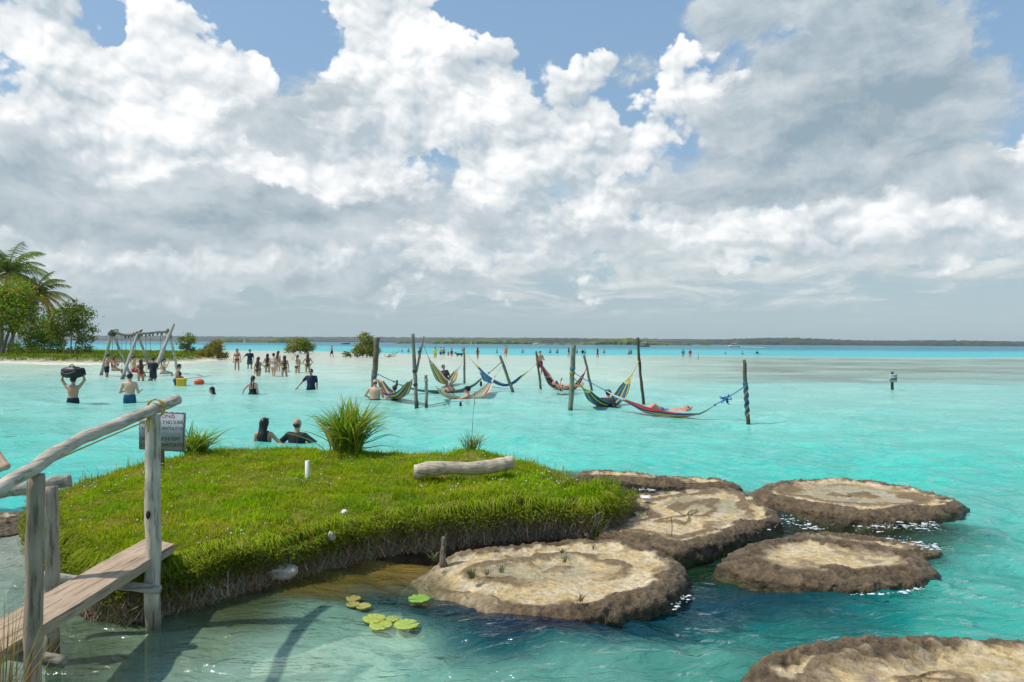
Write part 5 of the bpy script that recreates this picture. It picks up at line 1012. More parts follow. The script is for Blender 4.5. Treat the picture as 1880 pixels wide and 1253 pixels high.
FAB = mat('hammock_cloth', .85, namp=.18, nscale=25, trans=.15)
def hammock(label, A, Bp, st, pal, rope, fan=(.55, .42, .10), fan2=None, open_=1.25, fan_n=9, ropeA=True, ropeB=True):
    """A, Bp: tie points. st: (px, py, t, half width) from end to end of the cloth; t runs 0..1 from A to B in depth."""
    A, Bp = np.asarray(A, float), np.asarray(Bp, float); e = empty('hammock', (A + Bp) / 2 * np.array([1, 1, 0]), label, 'hammock', 'hammocks slung between the posts'); org = np.array(e.location)
    C = np.array([at_y(p[0], p[1], A[1] + (Bp[1] - A[1]) * p[2]) for p in st]); w = np.array([p[3] for p in st]) * .74; m = 30; Cs = curve_pts(C, m); ws = np.interp(np.linspace(0, 1, m), np.linspace(0, 1, len(w)), w)
    run = Bp - A; run[2] = 0; pr = nrm(np.cross([0, 0, 1.0], run)); n = 25; a = np.linspace(-open_, open_, n); rs = np.random.RandomState(int(C[0, 0] * 100) % 1000)
    wr = .10 * fbm(np.linspace(0, 3, m)[:, None] + 0 * a, a * 3 + 0 * ws[:, None], C[0, 0], 2)
    V = Cs[:, None] + pr * (ws[:, None] * np.sin(a))[..., None] + np.array([0, 0, 1.0]) * (ws[:, None] * (.85 * (1 - np.cos(a)) + wr))[..., None]
    B = MB(); stripes = np.array([pal[int(k * len(pal) / n) % len(pal)] for k in range(n)], float); cc = np.broadcast_to(stripes[None], (m, n, 3)).reshape(-1, 3)
    B.add(V.reshape(-1, 3) - org, None, grid_faces(m, n), cc); B.build('cloth', FAB, e, True)
    for end, P, rp, fc in ((0, A, ropeA, fan), (-1, Bp, ropeB, fan2 or fan)):
        g = C[end] + (P - C[end]) * .35 if rp else P                               # where the cords gather
        F_ = MB()
        for k in range(fan_n):
            v = V[end, int(k * (n - 1) / (fan_n - 1))]; F_.tube(curve_pts([v, v * .5 + g * .5 + np.array([0, 0, -.02]), g], 5), .010, 4, np.array(fc) * (.8 + .4 * rs.rand()), cap=False)
        F_.v = [v - org for v in F_.v]; F_.build('end_cords', ROPE, e)
        if rp:
            F_ = MB(); F_.tube(curve_pts([g, g * .5 + P * .5 - np.array([0, 0, .015]), P], 6), .014, 5, rope); F_.v = [v - org for v in F_.v]; rp_ = F_.build('rope', ROPE, e); F_ = MB(); F_.ball(g - org, .035, 6, 4, rope); F_.build('knot', ROPE, rp_)
    return e
DB, GN, ORG, PK, BK, CR, GY, RD, PU = (.03, .07, .22), (.04, .16, .06), (.55, .22, .03), (.45, .08, .12), (.02, .025, .03), (.55, .50, .38), (.12, .13, .15), (.42, .04, .05), (.10, .04, .10)
TL = (.02, .16, .24)
hammock('hammock striped in blue, green and orange at the far left', on_post('a', 690), on_post('b', 690), [(699, 703, .1, .16), (708, 722, .25, .30), (722, 731, .5, .38), (738, 729, .72, .36), (749, 712, .88, .20), (752, 704, .94, .12)], [DB, YE, GN, BK, ORG, DB, GN, YE, ORG, DB, BK, GN], (.2, .35, .5), (.55, .40, .14), (.5, .24, .04))
hammock('long grey green hammock stretched behind the short stub post', on_post('a', 684), on_post('e', 664), [(742, 710, .25, .10), (765, 718, .34, .16), (800, 722, .5, .24), (840, 722, .62, .26), (868, 711, .75, .20), (884, 697, .84, .12)], [GY, (.08, .12, .12), GN, GY, BK, (.10, .14, .13)], (.05, .05, .05), (.5, .45, .22), (.42, .40, .10))
hammock('green and pink striped hammock with the seated woman at its centre', at_y(777, 633, POSTS['b'][0][1]), on_post('d', 660), [(792, 669, .50, .12), (800, 685, .64, .26), (811, 703, .76, .38), (826, 705, .84, .38), (834, 693, .92, .26), (837, 684, .95, .14)], [CR, PK, (.2, .3, .1), YE, (.10, .05, .05), CR, GN, YE], (.5, .45, .40), (.55, .50, .42))
hammock('sagging dark blue hammock hanging empty', on_post('d', 645), on_post('f', 666), [(878, 676, .2, .10), (890, 690, .3, .16), (905, 702, .42, .22), (925, 710, .58, .24), (943, 705, .72, .20), (958, 692, .88, .12)], [DB, (.03, .06, .12), (.10, .2, .3), DB, BK, (.04, .10, .16)], (.5, .45, .22), (.42, .40, .10))
hammock('cream hammock with a broad fan of cords, nearest the islet', at_y(800, 709, POSTS['c'][0][1] * .99), on_post('e', 668), [(806, 716, .08, .10), (815, 727, .2, .22), (838, 736, .4, .34), (865, 737, .55, .38), (884, 729, .7, .40), (895, 716, .82, .26), (900, 705, .88, .12)], [CR, (.5, .46, .3), CR, RD, CR, (.4, .36, .2), CR, (.3, .25, .12)], (.6, .58, .5), (.60, .58, .52))
hammock('red and purple striped hammock with a reclining woman', on_post('f', 655), on_post('h', 675), [(996, 676, .15, .14), (1004, 694, .3, .34), (1014, 711, .42, .42), (1035, 717, .6, .36), (1055, 715, .74, .34), (1066, 701, .88, .22), (1071, 690, .93, .12)], [PU, RD, (.45, .3, .2), BK, PK, PU, RD, (.35, .2, .12), DB], (.5, .03, .06), (.50, .04, .08))
hammock('yellow ended hammock striped in blue and black', on_post('g', 690), on_post('i', 660), [(1078, 722, .18, .18), (1088, 738, .3, .34), (1105, 748, .45, .42), (1122, 748, .58, .42), (1138, 734, .74, .36), (1147, 716, .84, .28), (1151, 706, .89, .18)], [TL, BK, YE, BK, TL, DB, YE, BK, TL, (.05, .25, .30), BK, YE], (.55, .45, .06), (.62, .52, .06))
hammock('red, yellow and blue hammock in front, tied with white rope', on_post('g', 683), on_post('j', 709), [(1146, 737, .36, .12), (1165, 747, .42, .20), (1185, 757, .48, .26), (1215, 763, .56, .28), (1250, 766, .66, .24), (1283, 762, .76, .10)], [DB, YE, DB, RD, RD, (.5, .06, .06), RD], (.05, .22, .40), (.60, .60, .58), (.35, .40, .36))
for lb, px, py, key in (('blue rope knot on the line to the right hand post', 1334, 733, 'j'),):
    p = at_y(px, py, POSTS['j'][0][1] * 1.02); B = MB(); _rs = np.random.RandomState(4)
    for k in range(9): B.tube(curve_pts([(0, 0, 0), _rs.normal(size=3) * .07, _rs.normal(size=3) * .09], 5), .014, 5, (.04, .16, .40))
    o = B.build('rope_knot', ROPE, None, True); o.location = tuple(p); tag(o, lb, 'rope')
def build_towel():
    p = at_y(888, 690, 25.5); B = MB(); m, n = 12, 10; u, v = np.meshgrid(np.linspace(0, 1, n), np.linspace(0, 1, m)); s = 25.5 / F_PX
    X = (u * 16 + v * 8) * s; Z = -(v * 16 + u * 5) * s; Yy = .06 * np.sin(u * 9) ; B.add(np.stack([X, Yy, Z], -1).reshape(-1, 3), None, grid_faces(m, n), (.10, .26, .42)); o = B.build('towel', FAB, None, True); o.location = tuple(p + np.array([-8 * s, 0, 6 * s])); tag(o, 'blue towel draped over the empty dark blue hammock', 'towel')
build_towel()

def build_swings():
    e = empty('pole_swing_set', at_z(255, 690, 0), 'rustic swing frame of three pole A frames joined by a rope wrapped beam', 'swing set'); org = np.array(e.location); Y = 38.6
    def leg(top, bot, Yb, r=.075, seed=0):
        B = MB(); t, b = at_y(*top, Y), at_y(*bot, Yb); d = b - t; pole(B, [t - org, (t + b) / 2 - org, b + d * .12 - org], [r * .85, r, r * 1.1], 9, 18, seed, (.40, .38, .33), .14, .02); B.build('leg', WOOD, e, True)
    for k, (tp, b1_, b2_) in enumerate((((206, 609), (186, 689), (238, 687)), ((253, 613), (225, 694), (279, 688)), ((311, 609), (277, 697), (326, 684)))):
        leg(tp if k < 2 else (318.5, 596), b1_, at_z(*b1_, 0)[1], .085 + .015 * (k == 2), k); leg(tp, b2_, at_z(*b2_, 0)[1] + (.6 if k == 2 else 0), .07, k + 7)
    P = np.array([at_y(x, y, Y) for x, y in ((203, 607.5), (214, 611), (226, 614.5), (240, 615.5), (253, 613.5), (266, 612.5), (284, 611), (298, 610), (312, 608.5))]) - org
    B = MB(); B.tube(curve_pts(P, 60), .075, 8, (.20, .19, .13), wob=.5, seed=3); B.build('top_beam', ROPE, e, True)
    for k, (x, y) in enumerate(((206, 611), (253, 615), (311, 611))):
        B = MB(); _r2 = np.random.RandomState(k); c = at_y(x, y, Y) - org
        for j in range(10): B.tube(curve_pts([c + _r2.normal(size=3) * .09, c + _r2.normal(size=3) * .14, c + _r2.normal(size=3) * .10], 6), .035, 5, (.15, .13, .09))
        B.build('lashing', ROPE, e, True)
    for k, x in enumerate((216, 234, 240, 247, 264, 272, 278, 285, 293, 301)):
        i = np.argmin(np.abs(np.array([203, 214, 226, 240, 253, 266, 284, 298, 312]) - x)); c = P[i].copy(); c[0] = at_y(x, 0, Y)[0] - org[0]; B = MB(); B.tube([c, c + [.03, 0, -.14], c + [-.02, -.03, -.2]], [.03, .045, .02], 6, (.07, .08, .06)); B.build('hanging_knot', ROPE, e, True)
    def swing(label, xa, xb, ya, seat_py, col_=(.10, .13, .09), tilt=0):
        z0 = at_y((xa + xb) / 2, seat_py, Y); s = empty('swing', z0, label, 'swing', 'swings hanging from the pole frame')
        hw = abs(xb - xa) / 2 * Y / F_PX
        B = MB(); B.box((0, 0, 0), (hw * 2.1, .22, .04), None, col_); B.build('seat', WOODX, s)
        for sx, x in ((-1, xa), (1, xb)):
            t = at_y(x, ya, Y) - z0; B = MB(); B.tube([t, (sx * hw * .92, 0, 0)], .012, 5, (.10, .11, .11)); B.build('rope', ROPE, s)
    swing('swing carrying the woman in the white bikini', 206.5, 216, 612, 681); swing('empty swing seat in the left bay', 223.5, 231.5, 614, 680.5, (.12, .17, .10)); swing('swing carrying the man in red shorts', 240, 249, 614, 683.5); swing('swing between the couple and the black shirt', 268, 276, 612.5, 684); swing('swing carrying the bather with the pale shorts', 295, 304, 611, 686.5)
build_swings()

# ================================================================ boats
HULL = mat('boat_paint', .35, namp=.08, nscale=2, spec=.5)
def hull(B, L, W, H, c, n=16):
    t = np.linspace(0, 1, n); wd = W * .5 * np.clip(1 - (np.maximum(t - .45, 0) / .55) ** 2.2, .02, 1); sh = H * (1 + .35 * t ** 2); x = (t - .5) * L
    ring = lambda f, z: np.stack([x, wd * f, z], 1)
    rows = [ring(-1, sh), ring(-.92, sh * .45), ring(-.55, 0 * sh - .1), ring(0, 0 * sh - .22), ring(.55, 0 * sh - .1), ring(.92, sh * .45), ring(1, sh), ring(.9, sh - .02), ring(.85, sh * .5), ring(-.85, sh * .5), ring(-.9, sh - .02)]
    v = np.stack(rows, 1); k = len(rows); v = v.reshape(-1, 3); i = np.arange(n - 1)[:, None] * k; j = np.arange(k)[None]; jj = (j + 1) % k; B.add(v, None, np.stack([i + j, i + jj, i + k + jj, i + k + j], -1).reshape(-1, 4), c); B.add(v[:k], [[0, a, a + 1] for a in range(1, 6)] + [[6, 7, 8], [6, 8, 9], [6, 9, 0], [0, 9, 10]], None, c)
def motorboat(name, label, px, py, length, heading, hullc, topc, canopy=True, crew=3):
    b = at_z(px, py, 0); e = empty(name, b, label, 'boat', None, heading); B = MB(); hull(B, length, length * .32, length * .11, hullc); B.build('hull', HULL, e, True)
    B = MB(); B.box((length * .02, 0, length * .13), (length * .16, length * .16, length * .14), None, (.6, .6, .6)); cs = B.build('console', HULL, e)
    B = MB(); B.box((length * .08, 0, length * .215), (length * .02, length * .15, length * .05), None, (.05, .06, .07)); B.build('windscreen', HULL, cs)
    if canopy:
        B = MB(); m = 9; a = np.linspace(-1, 1, m); X, Yy = np.meshgrid(np.linspace(-.26, .24, 7) * length, a * length * .17); Z = length * .345 - (Yy / (length * .17)) ** 2 * length * .02; v = np.stack([X, Yy, Z], -1).reshape(-1, 3); B.add(v, None, grid_faces(m, 7), topc); B.add(v - [0, 0, .05], None, grid_faces(m, 7)[:, ::-1], topc); cn = B.build('canopy', HULL, e, True)
        for sx in (-.22, .2):
            for sy in (-1, 1): B = MB(); B.tube([(sx * length, sy * length * .14, length * .08), (sx * length, sy * length * .15, length * .33)], .03, 5, (.5, .5, .5)); B.build('canopy_pole', HULL, cn)
    B = MB(); B.box((-length * .53, 0, length * .06), (length * .06, length * .06, length * .16), None, (.04, .04, .04)); B.build('outboard_motor', HULL, e)
    return e
motorboat('motorboat', 'white and red motorboat speeding left off the right shore', 1347, 637.5, 8.0, R(176), (.70, .55, .55), (.7, .68, .66))
motorboat('tour_boat', 'tour boat with a pale canopy behind the slim dark post', 1182, 637.0, 8.0, R(4), (.20, .16, .16), (.66, .60, .56))
motorboat('speedboat', 'tiny white speedboat leaving a wake near mid horizon', 985, 633.4, 9.0, R(185), (.75, .75, .75), (.8, .8, .8), False)
motorboat('dark_boat', 'small dark boat beyond the sand left of the tallest shrub', 635, 632.3, 7.5, R(10), (.05, .06, .08), (.12, .14, .16))
def foam_ribbon(label, p0, p1, w0, w1, seed):
    rs = np.random.RandomState(seed); B = MB(); n = 60
    for k in range(n):
        t = rs.rand(); p = p0 + (p1 - p0) * t; w = (w0 + (w1 - w0) * t); q = p + np.array([rs.normal() * .5, rs.normal() * w, .05]); B.ball(q, (.6 * rs.rand() + .2, .5 * rs.rand() + .15, .10), 6, 3, (.8, .82, .82))
    tag(B.build('wake_foam', mat('foam', .9, namp=.05), None, True), label, 'foam', kind='stuff')
foam_ribbon('white wake trailing behind the speeding motorboat', at_z(1358, 637.5, 0), at_z(1400, 638.6, 0), .3, 1.8, 1)
foam_ribbon('white wake trailing the tiny speedboat', at_z(990, 633.6, 0), at_z(1000, 633.9, 0), .3, 2.0, 2)
def sailboat(label, px, py, hpx, sail, seed, dist=None):
    b = at_z(px, py, 0); s = b[1] / F_PX; H = hpx * s; e = empty('sailboat', b, label, 'sailboat', 'sailing boats in the distance'); B = MB(); hull(B, H * .6, H * .2, H * .06, (.7, .7, .7)); B.build('hull', HULL, e, True)
    B = MB(); B.tube([(0, 0, 0), (0, 0, H)], H * .008 + .02, 5, (.6, .6, .6)); B.build('mast', HULL, e)
    if sail is not None:
        m = 8; u, v = np.meshgrid(np.linspace(0, 1, m), np.linspace(0, 1, m)); X = -u * (1 - v) * H * .34 - .02; Z = H * (.10 + .87 * v); Yy = .07 * H * np.sin(math.pi * u) * (1 - v); B = MB(); B.add(np.stack([X, Yy, Z], -1).reshape(-1, 3), None, grid_faces(m, m), sail); B.build('sail', FAB, e, True)
sailboat('small sailboat with a bright yellow green sail at mid horizon', 866, 632.6, 10.5, (.55, .60, .06), 1); sailboat('faint pale green sail right of the yellow green one', 873.5, 632.2, 8, (.45, .55, .30), 2)
sailboat('white masted sailboat beside the domed mangrove islet', 449, 629.2, 8.5, (.75, .75, .75), 3); sailboat('white sailboat glimpsed between the trees on the left', 53, 627.5, 9, (.75, .75, .75), 4)

# ================================================================ people: smooth bodies from blended limbs
SKIN_MAT = mat('skin', .5, namp=.10, nscale=9, spec=.4)
CLOTH_MAT = mat('swim_cloth', .8, namp=.25, nscale=14)
HAIR_MAT = mat('hair', .45, namp=.45, nscale=30, stretch=(1, 1, .2), spec=.4)
def smin(a, b, k):
    h = np.clip(.5 + .5 * (b - a) / k, 0, 1); return b + (a - b) * h - k * h * (1 - h)
def sd_cone(P, a, b, ra, rb):
    a, b = np.asarray(a, float), np.asarray(b, float); e = b - a; w = P - a
    t = np.clip((w @ e) / max(e @ e, 1e-9), 0, 1); return np.linalg.norm(w - t[..., None] * e, axis=-1) - (ra + (rb - ra) * t)
def sd_ell(P, c, r, M=None):
    q = P - np.asarray(c, float)
    if M is not None: q = q @ M                                 # columns of M: local axes
    r = np.asarray(r, float); k0 = np.linalg.norm(q / r, axis=-1); k1 = np.linalg.norm(q / (r * r), axis=-1)
    return k0 * (k0 - 1) / np.maximum(k1, 1e-6)
def surface(fn, lo, hi, res):
    """surface nets on a grid: vertices (N,3) and quads"""
    lo, hi = np.asarray(lo, float), np.asarray(hi, float); n = np.ceil((hi - lo) / res).astype(int) + 2
    ax = [lo[i] + res * (np.arange(n[i]) - .5) for i in range(3)]
    P = np.stack(np.meshgrid(*ax, indexing='ij'), -1); D = fn(P); S = D < 0
    off = [(i, j, k) for i in (0, 1) for j in (0, 1) for k in (0, 1)]
    c = [D[i:n[0] - 1 + i, j:n[1] - 1 + j, k:n[2] - 1 + k] for i, j, k in off]; sg = sum((x < 0).astype(int) for x in c)
    act = (sg > 0) & (sg < 8)
    if not act.any(): return None
    acc = np.zeros(act.shape + (3,)); cnt = np.zeros(act.shape)
    for a in range(8):
        for b in range(a + 1, 8):
            d = np.array(off[b]) - np.array(off[a])
            if np.abs(d).sum() != 1: continue
            m = act & ((c[a] < 0) != (c[b] < 0))
            with np.errstate(divide='ignore', invalid='ignore'): t = c[a] / (c[a] - c[b])
            t = np.where(m, t, 0)
            acc += np.where(m[..., None], np.array(off[a]) + t[..., None] * d, 0); cnt += m
    idx = np.full(act.shape, -1); idx[act] = np.arange(act.sum())
    org = np.stack(np.meshgrid(*[a_[:-1] for a_ in ax], indexing='ij'), -1)
    V = (org + res * acc / np.maximum(cnt, 1)[..., None])[act]; Q = []
    for a in range(3):
        u, v = (a + 1) % 3, (a + 2) % 3
        s0 = [slice(1, -1)] * 3; s1 = [slice(1, -1)] * 3; s0[a] = slice(0, -1); s1[a] = slice(1, None)
        A, B = S[tuple(s0)], S[tuple(s1)]; m = np.argwhere(A != B)
        if not len(m): continue
        m = m + np.array([0 if i == a else 1 for i in range(3)]); inside = S[tuple(m.T)]
        du = np.eye(3, dtype=int)[u]; dv = np.eye(3, dtype=int)[v]
        g = lambda o: idx[tuple(np.clip(m - o, 0, np.array(idx.shape) - 1).T)]
        q = np.stack([g(du + dv), g(dv), g(0 * du), g(du)], 1); q = np.where(inside[:, None], q, q[:, ::-1]); Q.append(q)
    Q = np.concatenate(Q); Q = Q[(Q >= 0).all(1)]
    return V, Q

ARM_DOWN = ((.22, 0, -1), (.10, .22, -1)); ARM_BENT = ((.35, -.05, -1), (-.25, 1, .15)); ARM_OUT = ((.8, 0, -.75), (.5, .3, -.9))
ARM_HEAD = ((.95, .15, .35), (-.75, .1, .75)); ARM_UP = ((.62, .05, .85), (-.25, .0, 1)); ARM_FWD = ((.15, .9, -.35), (-.1, 1, .25)); ARM_HIP = ((.6, -.25, -.85), (-.55, .45, -.75))
ARM_WIDE = ((1, .1, -.25), (1, .2, -.3)); ARM_SIDE = ((1, .0, .05), (.95, .15, .25))
LEG_DOWN = ((.06, .02, -1), (.02, -.03, -1)); LEG_STEP_F = ((.05, .38, -1), (.02, -.12, -1)); LEG_STEP_B = ((.05, -.22, -1), (.02, -.45, -1)); LEG_SIT = ((.12, 1, -.12), (.02, .45, -1)); LEG_LIE = ((.10, 1, .25), (.03, 1, -.1)); LEG_KNEEL = ((.1, .7, -.7), (.05, -.9, -.45))
def person(label, foot, heading=0., h=1.70, sex='m', arms=(ARM_DOWN, ARM_DOWN), legs=(LEG_DOWN, LEG_DOWN), lean=(0, 0), head=(0, 0), skin=(.42, .22, .13), hair=None, wear=(),
           group=None, res=.022, pelvis=None, bulk=1.0, glasses=False, face=True, fingers=True, hat=None, neck_bend=(0, 0)):
    """foot: world point under the body (sole height in z). heading: 0 looks away from the camera (+Y), clockwise. wear: list of (kind, colour)."""
    k = h / 1.70; f = sex == 'f'; root_z = .94 * k
    ch, sh = math.cos(heading), math.sin(heading)
    side, fwd, up = np.array([1.0, 0, 0]), np.array([0, 1.0, 0]), np.array([0, 0, 1.0])
    pel = np.array([0, 0, root_z]) if pelvis is None else np.array([0, 0, pelvis])
    sp = nrm(up + fwd * lean[0] + side * lean[1]); fw = nrm(fwd - sp * (fwd @ sp)); sd = np.cross(fw, sp)
    M = np.stack([sd, fw, sp], 1)
    L = lambda a, b, c: pel + k * (sd * a + fw * b + sp * c)                    # torso frame
    shw = (.165 if f else .195) * (.9 + .1 * bulk); neck0 = L(0, -.01, .47); hd = nrm(sp + fw * neck_bend[0] + sd * neck_bend[1])
    hc = neck0 + k * hd * .185 + k * fw * .025
    yaw, pit = head; hf = nrm(fw * math.cos(yaw) + sd * math.sin(yaw)); hf = nrm(hf * math.cos(pit) + hd * math.sin(pit)); hs = np.cross(hf, hd); hu = np.cross(hs, hf); HM = np.stack([hs, hf, hu], 1)
    T = []                                                                       # torso pieces
    b = bulk
    T += [lambda P: sd_ell(P, L(0, 0, .02), k * np.array([(.178 if f else .168) * b, (.122 if f else .112) * b, .135]), M)]
    T += [lambda P: sd_ell(P, L(0, .005, .17), k * np.array([(.128 if f else .152) * b, .098 * b * (1.12 if b > 1.1 else 1), .17]), M)]
    T += [lambda P: sd_ell(P, L(0, 0, .33), k * np.array([(.150 if f else .178) * b, .108 * b, .165]), M)]
    if f: T += [lambda P: np.minimum(sd_ell(P, L(-.068, .085, .315), k * .058 * np.ones(3)), sd_ell(P, L(.068, .085, .315), k * .058 * np.ones(3)))]
    if f: T += [lambda P: np.minimum(sd_ell(P, L(-.075, -.06, -.03), k * .088 * np.ones(3)), sd_ell(P, L(.075, -.06, -.03), k * .088 * np.ones(3)))]
    T += [lambda P: sd_cone(P, L(-shw * .86, -.01, .435), L(shw * .86, -.01, .435), .058 * k, .058 * k)]
    armp, Larm = [], []
    for s_, (ua, fa) in zip((-1, 1), arms):
        S0 = L(s_ * shw, -.01, .43)
        U = nrm(sd * ua[0] * s_ + fw * ua[1] + sp * ua[2]); Fo = nrm(sd * fa[0] * s_ + fw * fa[1] + sp * fa[2])
        E_ = S0 + U * .285 * k; Wr = E_ + Fo * .245 * k; Hd = Wr + Fo * .085 * k
        armp.append((S0, E_, Wr, Hd, Fo))
        r = .9 if f else 1.0
        Larm += [lambda P, S0=S0, E_=E_: sd_cone(P, S0, E_, .052 * k * r * b, .039 * k * r), lambda P, E_=E_, Wr=Wr: sd_cone(P, E_, Wr, .041 * k * r, .026 * k * r), lambda P, Wr=Wr, Hd=Hd: sd_cone(P, Wr, Hd, .026 * k, .034 * k)]
    legp, Lleg = [], []
    for s_, (ta, sa) in zip((-1, 1), legs):
        H0 = L(s_ * .088, 0, -.03)
        U = nrm(side * ta[0] * s_ + fwd * ta[1] + up * ta[2]); Fo = nrm(side * sa[0] * s_ + fwd * sa[1] + up * sa[2])
        K = H0 + U * .43 * k; A = K + Fo * .41 * k; toe_d = nrm(fwd * .9 + Fo * .15 - up * .12) if Fo[2] < -.5 else nrm(up * .8 + fwd * .3); To = A + toe_d * .17 * k + Fo * .035 * k
        legp.append((H0, K, A, To)); Cf = K + Fo * .14 * k - fwd * .015 * k
        Lleg += [lambda P, H0=H0, K=K: sd_cone(P, H0, K, (.092 if f else .088) * k * b, .056 * k), lambda P, K=K, Cf=Cf: sd_cone(P, K, Cf, .054 * k, .056 * k), lambda P, Cf=Cf, A=A: sd_cone(P, Cf, A, .054 * k, .034 * k), lambda P, A=A, To=To: sd_cone(P, A - Fo_(A, To) * 0, To, .040 * k, .030 * k)]
    Fo_ = lambda A, To: 0
    Hn = [lambda P: sd_cone(P, neck0 - sp * .04 * k, hc - hu * .04 * k, .057 * k * (.85 if f else 1), .05 * k * (.88 if f else 1)), lambda P: sd_ell(P, hc + hu * .022 * k, k * np.array([.077, .097, .098]), HM), lambda P: sd_cone(P, hc + hf * .012 * k, hc + hf * .055 * k - hu * .075 * k, .062 * k, .036 * k)]
    Fc = [lambda P: sd_cone(P, hc + hf * .085 * k + hu * .015 * k, hc + hf * .112 * k - hu * .018 * k, .010 * k, .016 * k)] + [lambda P, s_=s_: sd_ell(P, hc + hs * s_ * .078 * k - hf * .005 * k, k * np.array([.012, .022, .032]), HM) for s_ in (-1, 1)]
    def body(P):
        d = T[0](P)
        for g in T[1:]: d = smin(d, g(P), .05 * k)
        for g in Lleg: d = smin(d, g(P), .028 * k)
        for g in Larm: d = smin(d, g(P), .022 * k)
        h_ = Hn[0](P)
        for g in Hn[1:]: h_ = smin(h_, g(P), .02 * k)
        for g in Fc: h_ = smin(h_, g(P), .008 * k)
        return smin(d, h_, .03 * k)
    pts = np.array([pel, hc] + [p for q in armp for p in q[:4]] + [p for q in legp for p in q])
    lo, hi = pts.min(0) - .17 * k, pts.max(0) + .17 * k
    V, Q = surface(body, lo, hi, res)
    Bm = MB(); Bm.add(V, None, Q, skin)
    if fingers:
        for (S0, E_, Wr, Hd, Fo), s_ in zip(armp, (-1, 1)):
            ax_ = nrm(np.cross(Fo, fw + .01 * sd)); nn = nrm(np.cross(ax_, Fo))
            for j, (o_, ln) in enumerate(((-.026, .058), (-.009, .070), (.009, .066), (.025, .050))):
                p0 = Hd + ax_ * o_ * k; p1 = p0 + Fo * ln * .6 * k + nn * .006 * k; p2 = p1 + nrm(Fo + nn * .6) * ln * .5 * k
                Bm.tube([p0, p1, p2], [.0095 * k, .0085 * k, .0065 * k], 5, skin)
            p0 = Wr + Fo * .03 * k - ax_ * .02 * k; p1 = p0 + nrm(Fo * .6 - ax_ * .8) * .04 * k; Bm.tube([p0, p1, p1 + Fo * .03 * k], [.012 * k, .010 * k, .008 * k], 5, skin)
    o = link('person', Bm.mesh('person', True), SKIN_MAT, None, foot, -heading); tag(o, label, 'person', group)
    def cloth(name, fn, c, lo_=None, hi_=None, m=CLOTH_MAT, r=None):
        g = surface(fn, lo if lo_ is None else lo_, hi if hi_ is None else hi_, r or res)
        if g is None: return None
        x = MB(); x.add(g[0], None, g[1], c); return link(name, x.mesh(name, True), m, o)
    def torso(P, inf):
        d = T[0](P)
        for g in T[1:]: d = smin(d, g(P), .05 * k)
        return d - inf
    zt = lambda P: (P - pel) @ sp / k; yt = lambda P: (P - pel) @ fw / k; xt = lambda P: (P - pel) @ sd / k
    for kind, c in wear:
        if kind == 'trunks' or kind == 'shorts':
            fr = .52 if kind == 'trunks' else .72
            def fn(P):
                d = np.maximum(torso(P, .014 * k), zt(P) - .10)
                for H0, K, A, To in legp: d = smin(d, np.maximum(sd_cone(P, H0, H0 + (K - H0) * fr, .105 * k * b, .098 * k), ((P - H0) @ nrm(K - H0)) - fr * .43 * k), .02)
                return np.maximum(d, zt(P) - .10)
            cloth('swim_trunks' if kind == 'trunks' else 'shorts', fn, c)
        elif kind == 'bottom':
            def fn(P):
                d = torso(P, .012 * k)
                for H0, K, A, To in legp: d = smin(d, sd_cone(P, H0, H0 + (K - H0) * .1, .1 * k, .098 * k), .03 * k)
                ax_ = np.abs(xt(P)); return np.maximum(np.maximum(d, zt(P) - .055), (-.135 + ax_ * .95 * (1 if True else 0)) - zt(P))
            cloth('bikini_bottom', fn, c)
        elif kind == 'top': cloth('bikini_top', lambda P: np.maximum(torso(P, .012 * k), np.abs(zt(P) - .315) - .045), c)
        elif kind == 'suit':                                                       # one-piece, cut low at the back
            def fn(P):
                d = torso(P, .012 * k)
                for H0, K, A, To in legp: d = smin(d, sd_cone(P, H0, H0 + (K - H0) * .1, .1 * k, .098 * k), .03 * k)
                ax_ = np.abs(xt(P)); cut = np.maximum(zt(P) - .40, np.minimum(zt(P) - .06, -.0 - yt(P) - .0 + np.where(ax_ > .11, -1, 0) * .0)); cut = np.maximum(zt(P) - .40, np.minimum(zt(P) - .06, -yt(P) - .02))
                return np.maximum(np.maximum(d, cut), (-.135 + ax_ * .95) - zt(P))
            cloth('swimsuit', fn, c)
        elif kind == 'tank':
            def fn(P):
                d = np.maximum(torso(P, .013 * k), zt(P) - .27)
                for s_ in (-1, 1): d = np.minimum(d, np.maximum(torso(P, .014 * k), np.maximum(np.abs(xt(P) - s_ * .085) - .02, zt(P) - .52)))
                return d
            cloth('tank_top', fn, c)
        elif kind == 'shirt' or kind == 'sleeves':
            fr = .62 if kind == 'shirt' else 1.0
            def fn(P):
                d = torso(P, .016 * k)
                for S0, E_, Wr, Hd, Fo in armp:
                    d = smin(d, sd_cone(P, S0, S0 + (E_ - S0) * fr, .068 * k * b, .060 * k), .03 * k)
                    if kind == 'sleeves': d = smin(d, sd_cone(P, E_, Wr, .056 * k, .042 * k), .02)
                return np.maximum(np.maximum(d, -.02 - zt(P)), zt(P) - .505)
            cloth('shirt', fn, c)
    rh = min(res, .02)
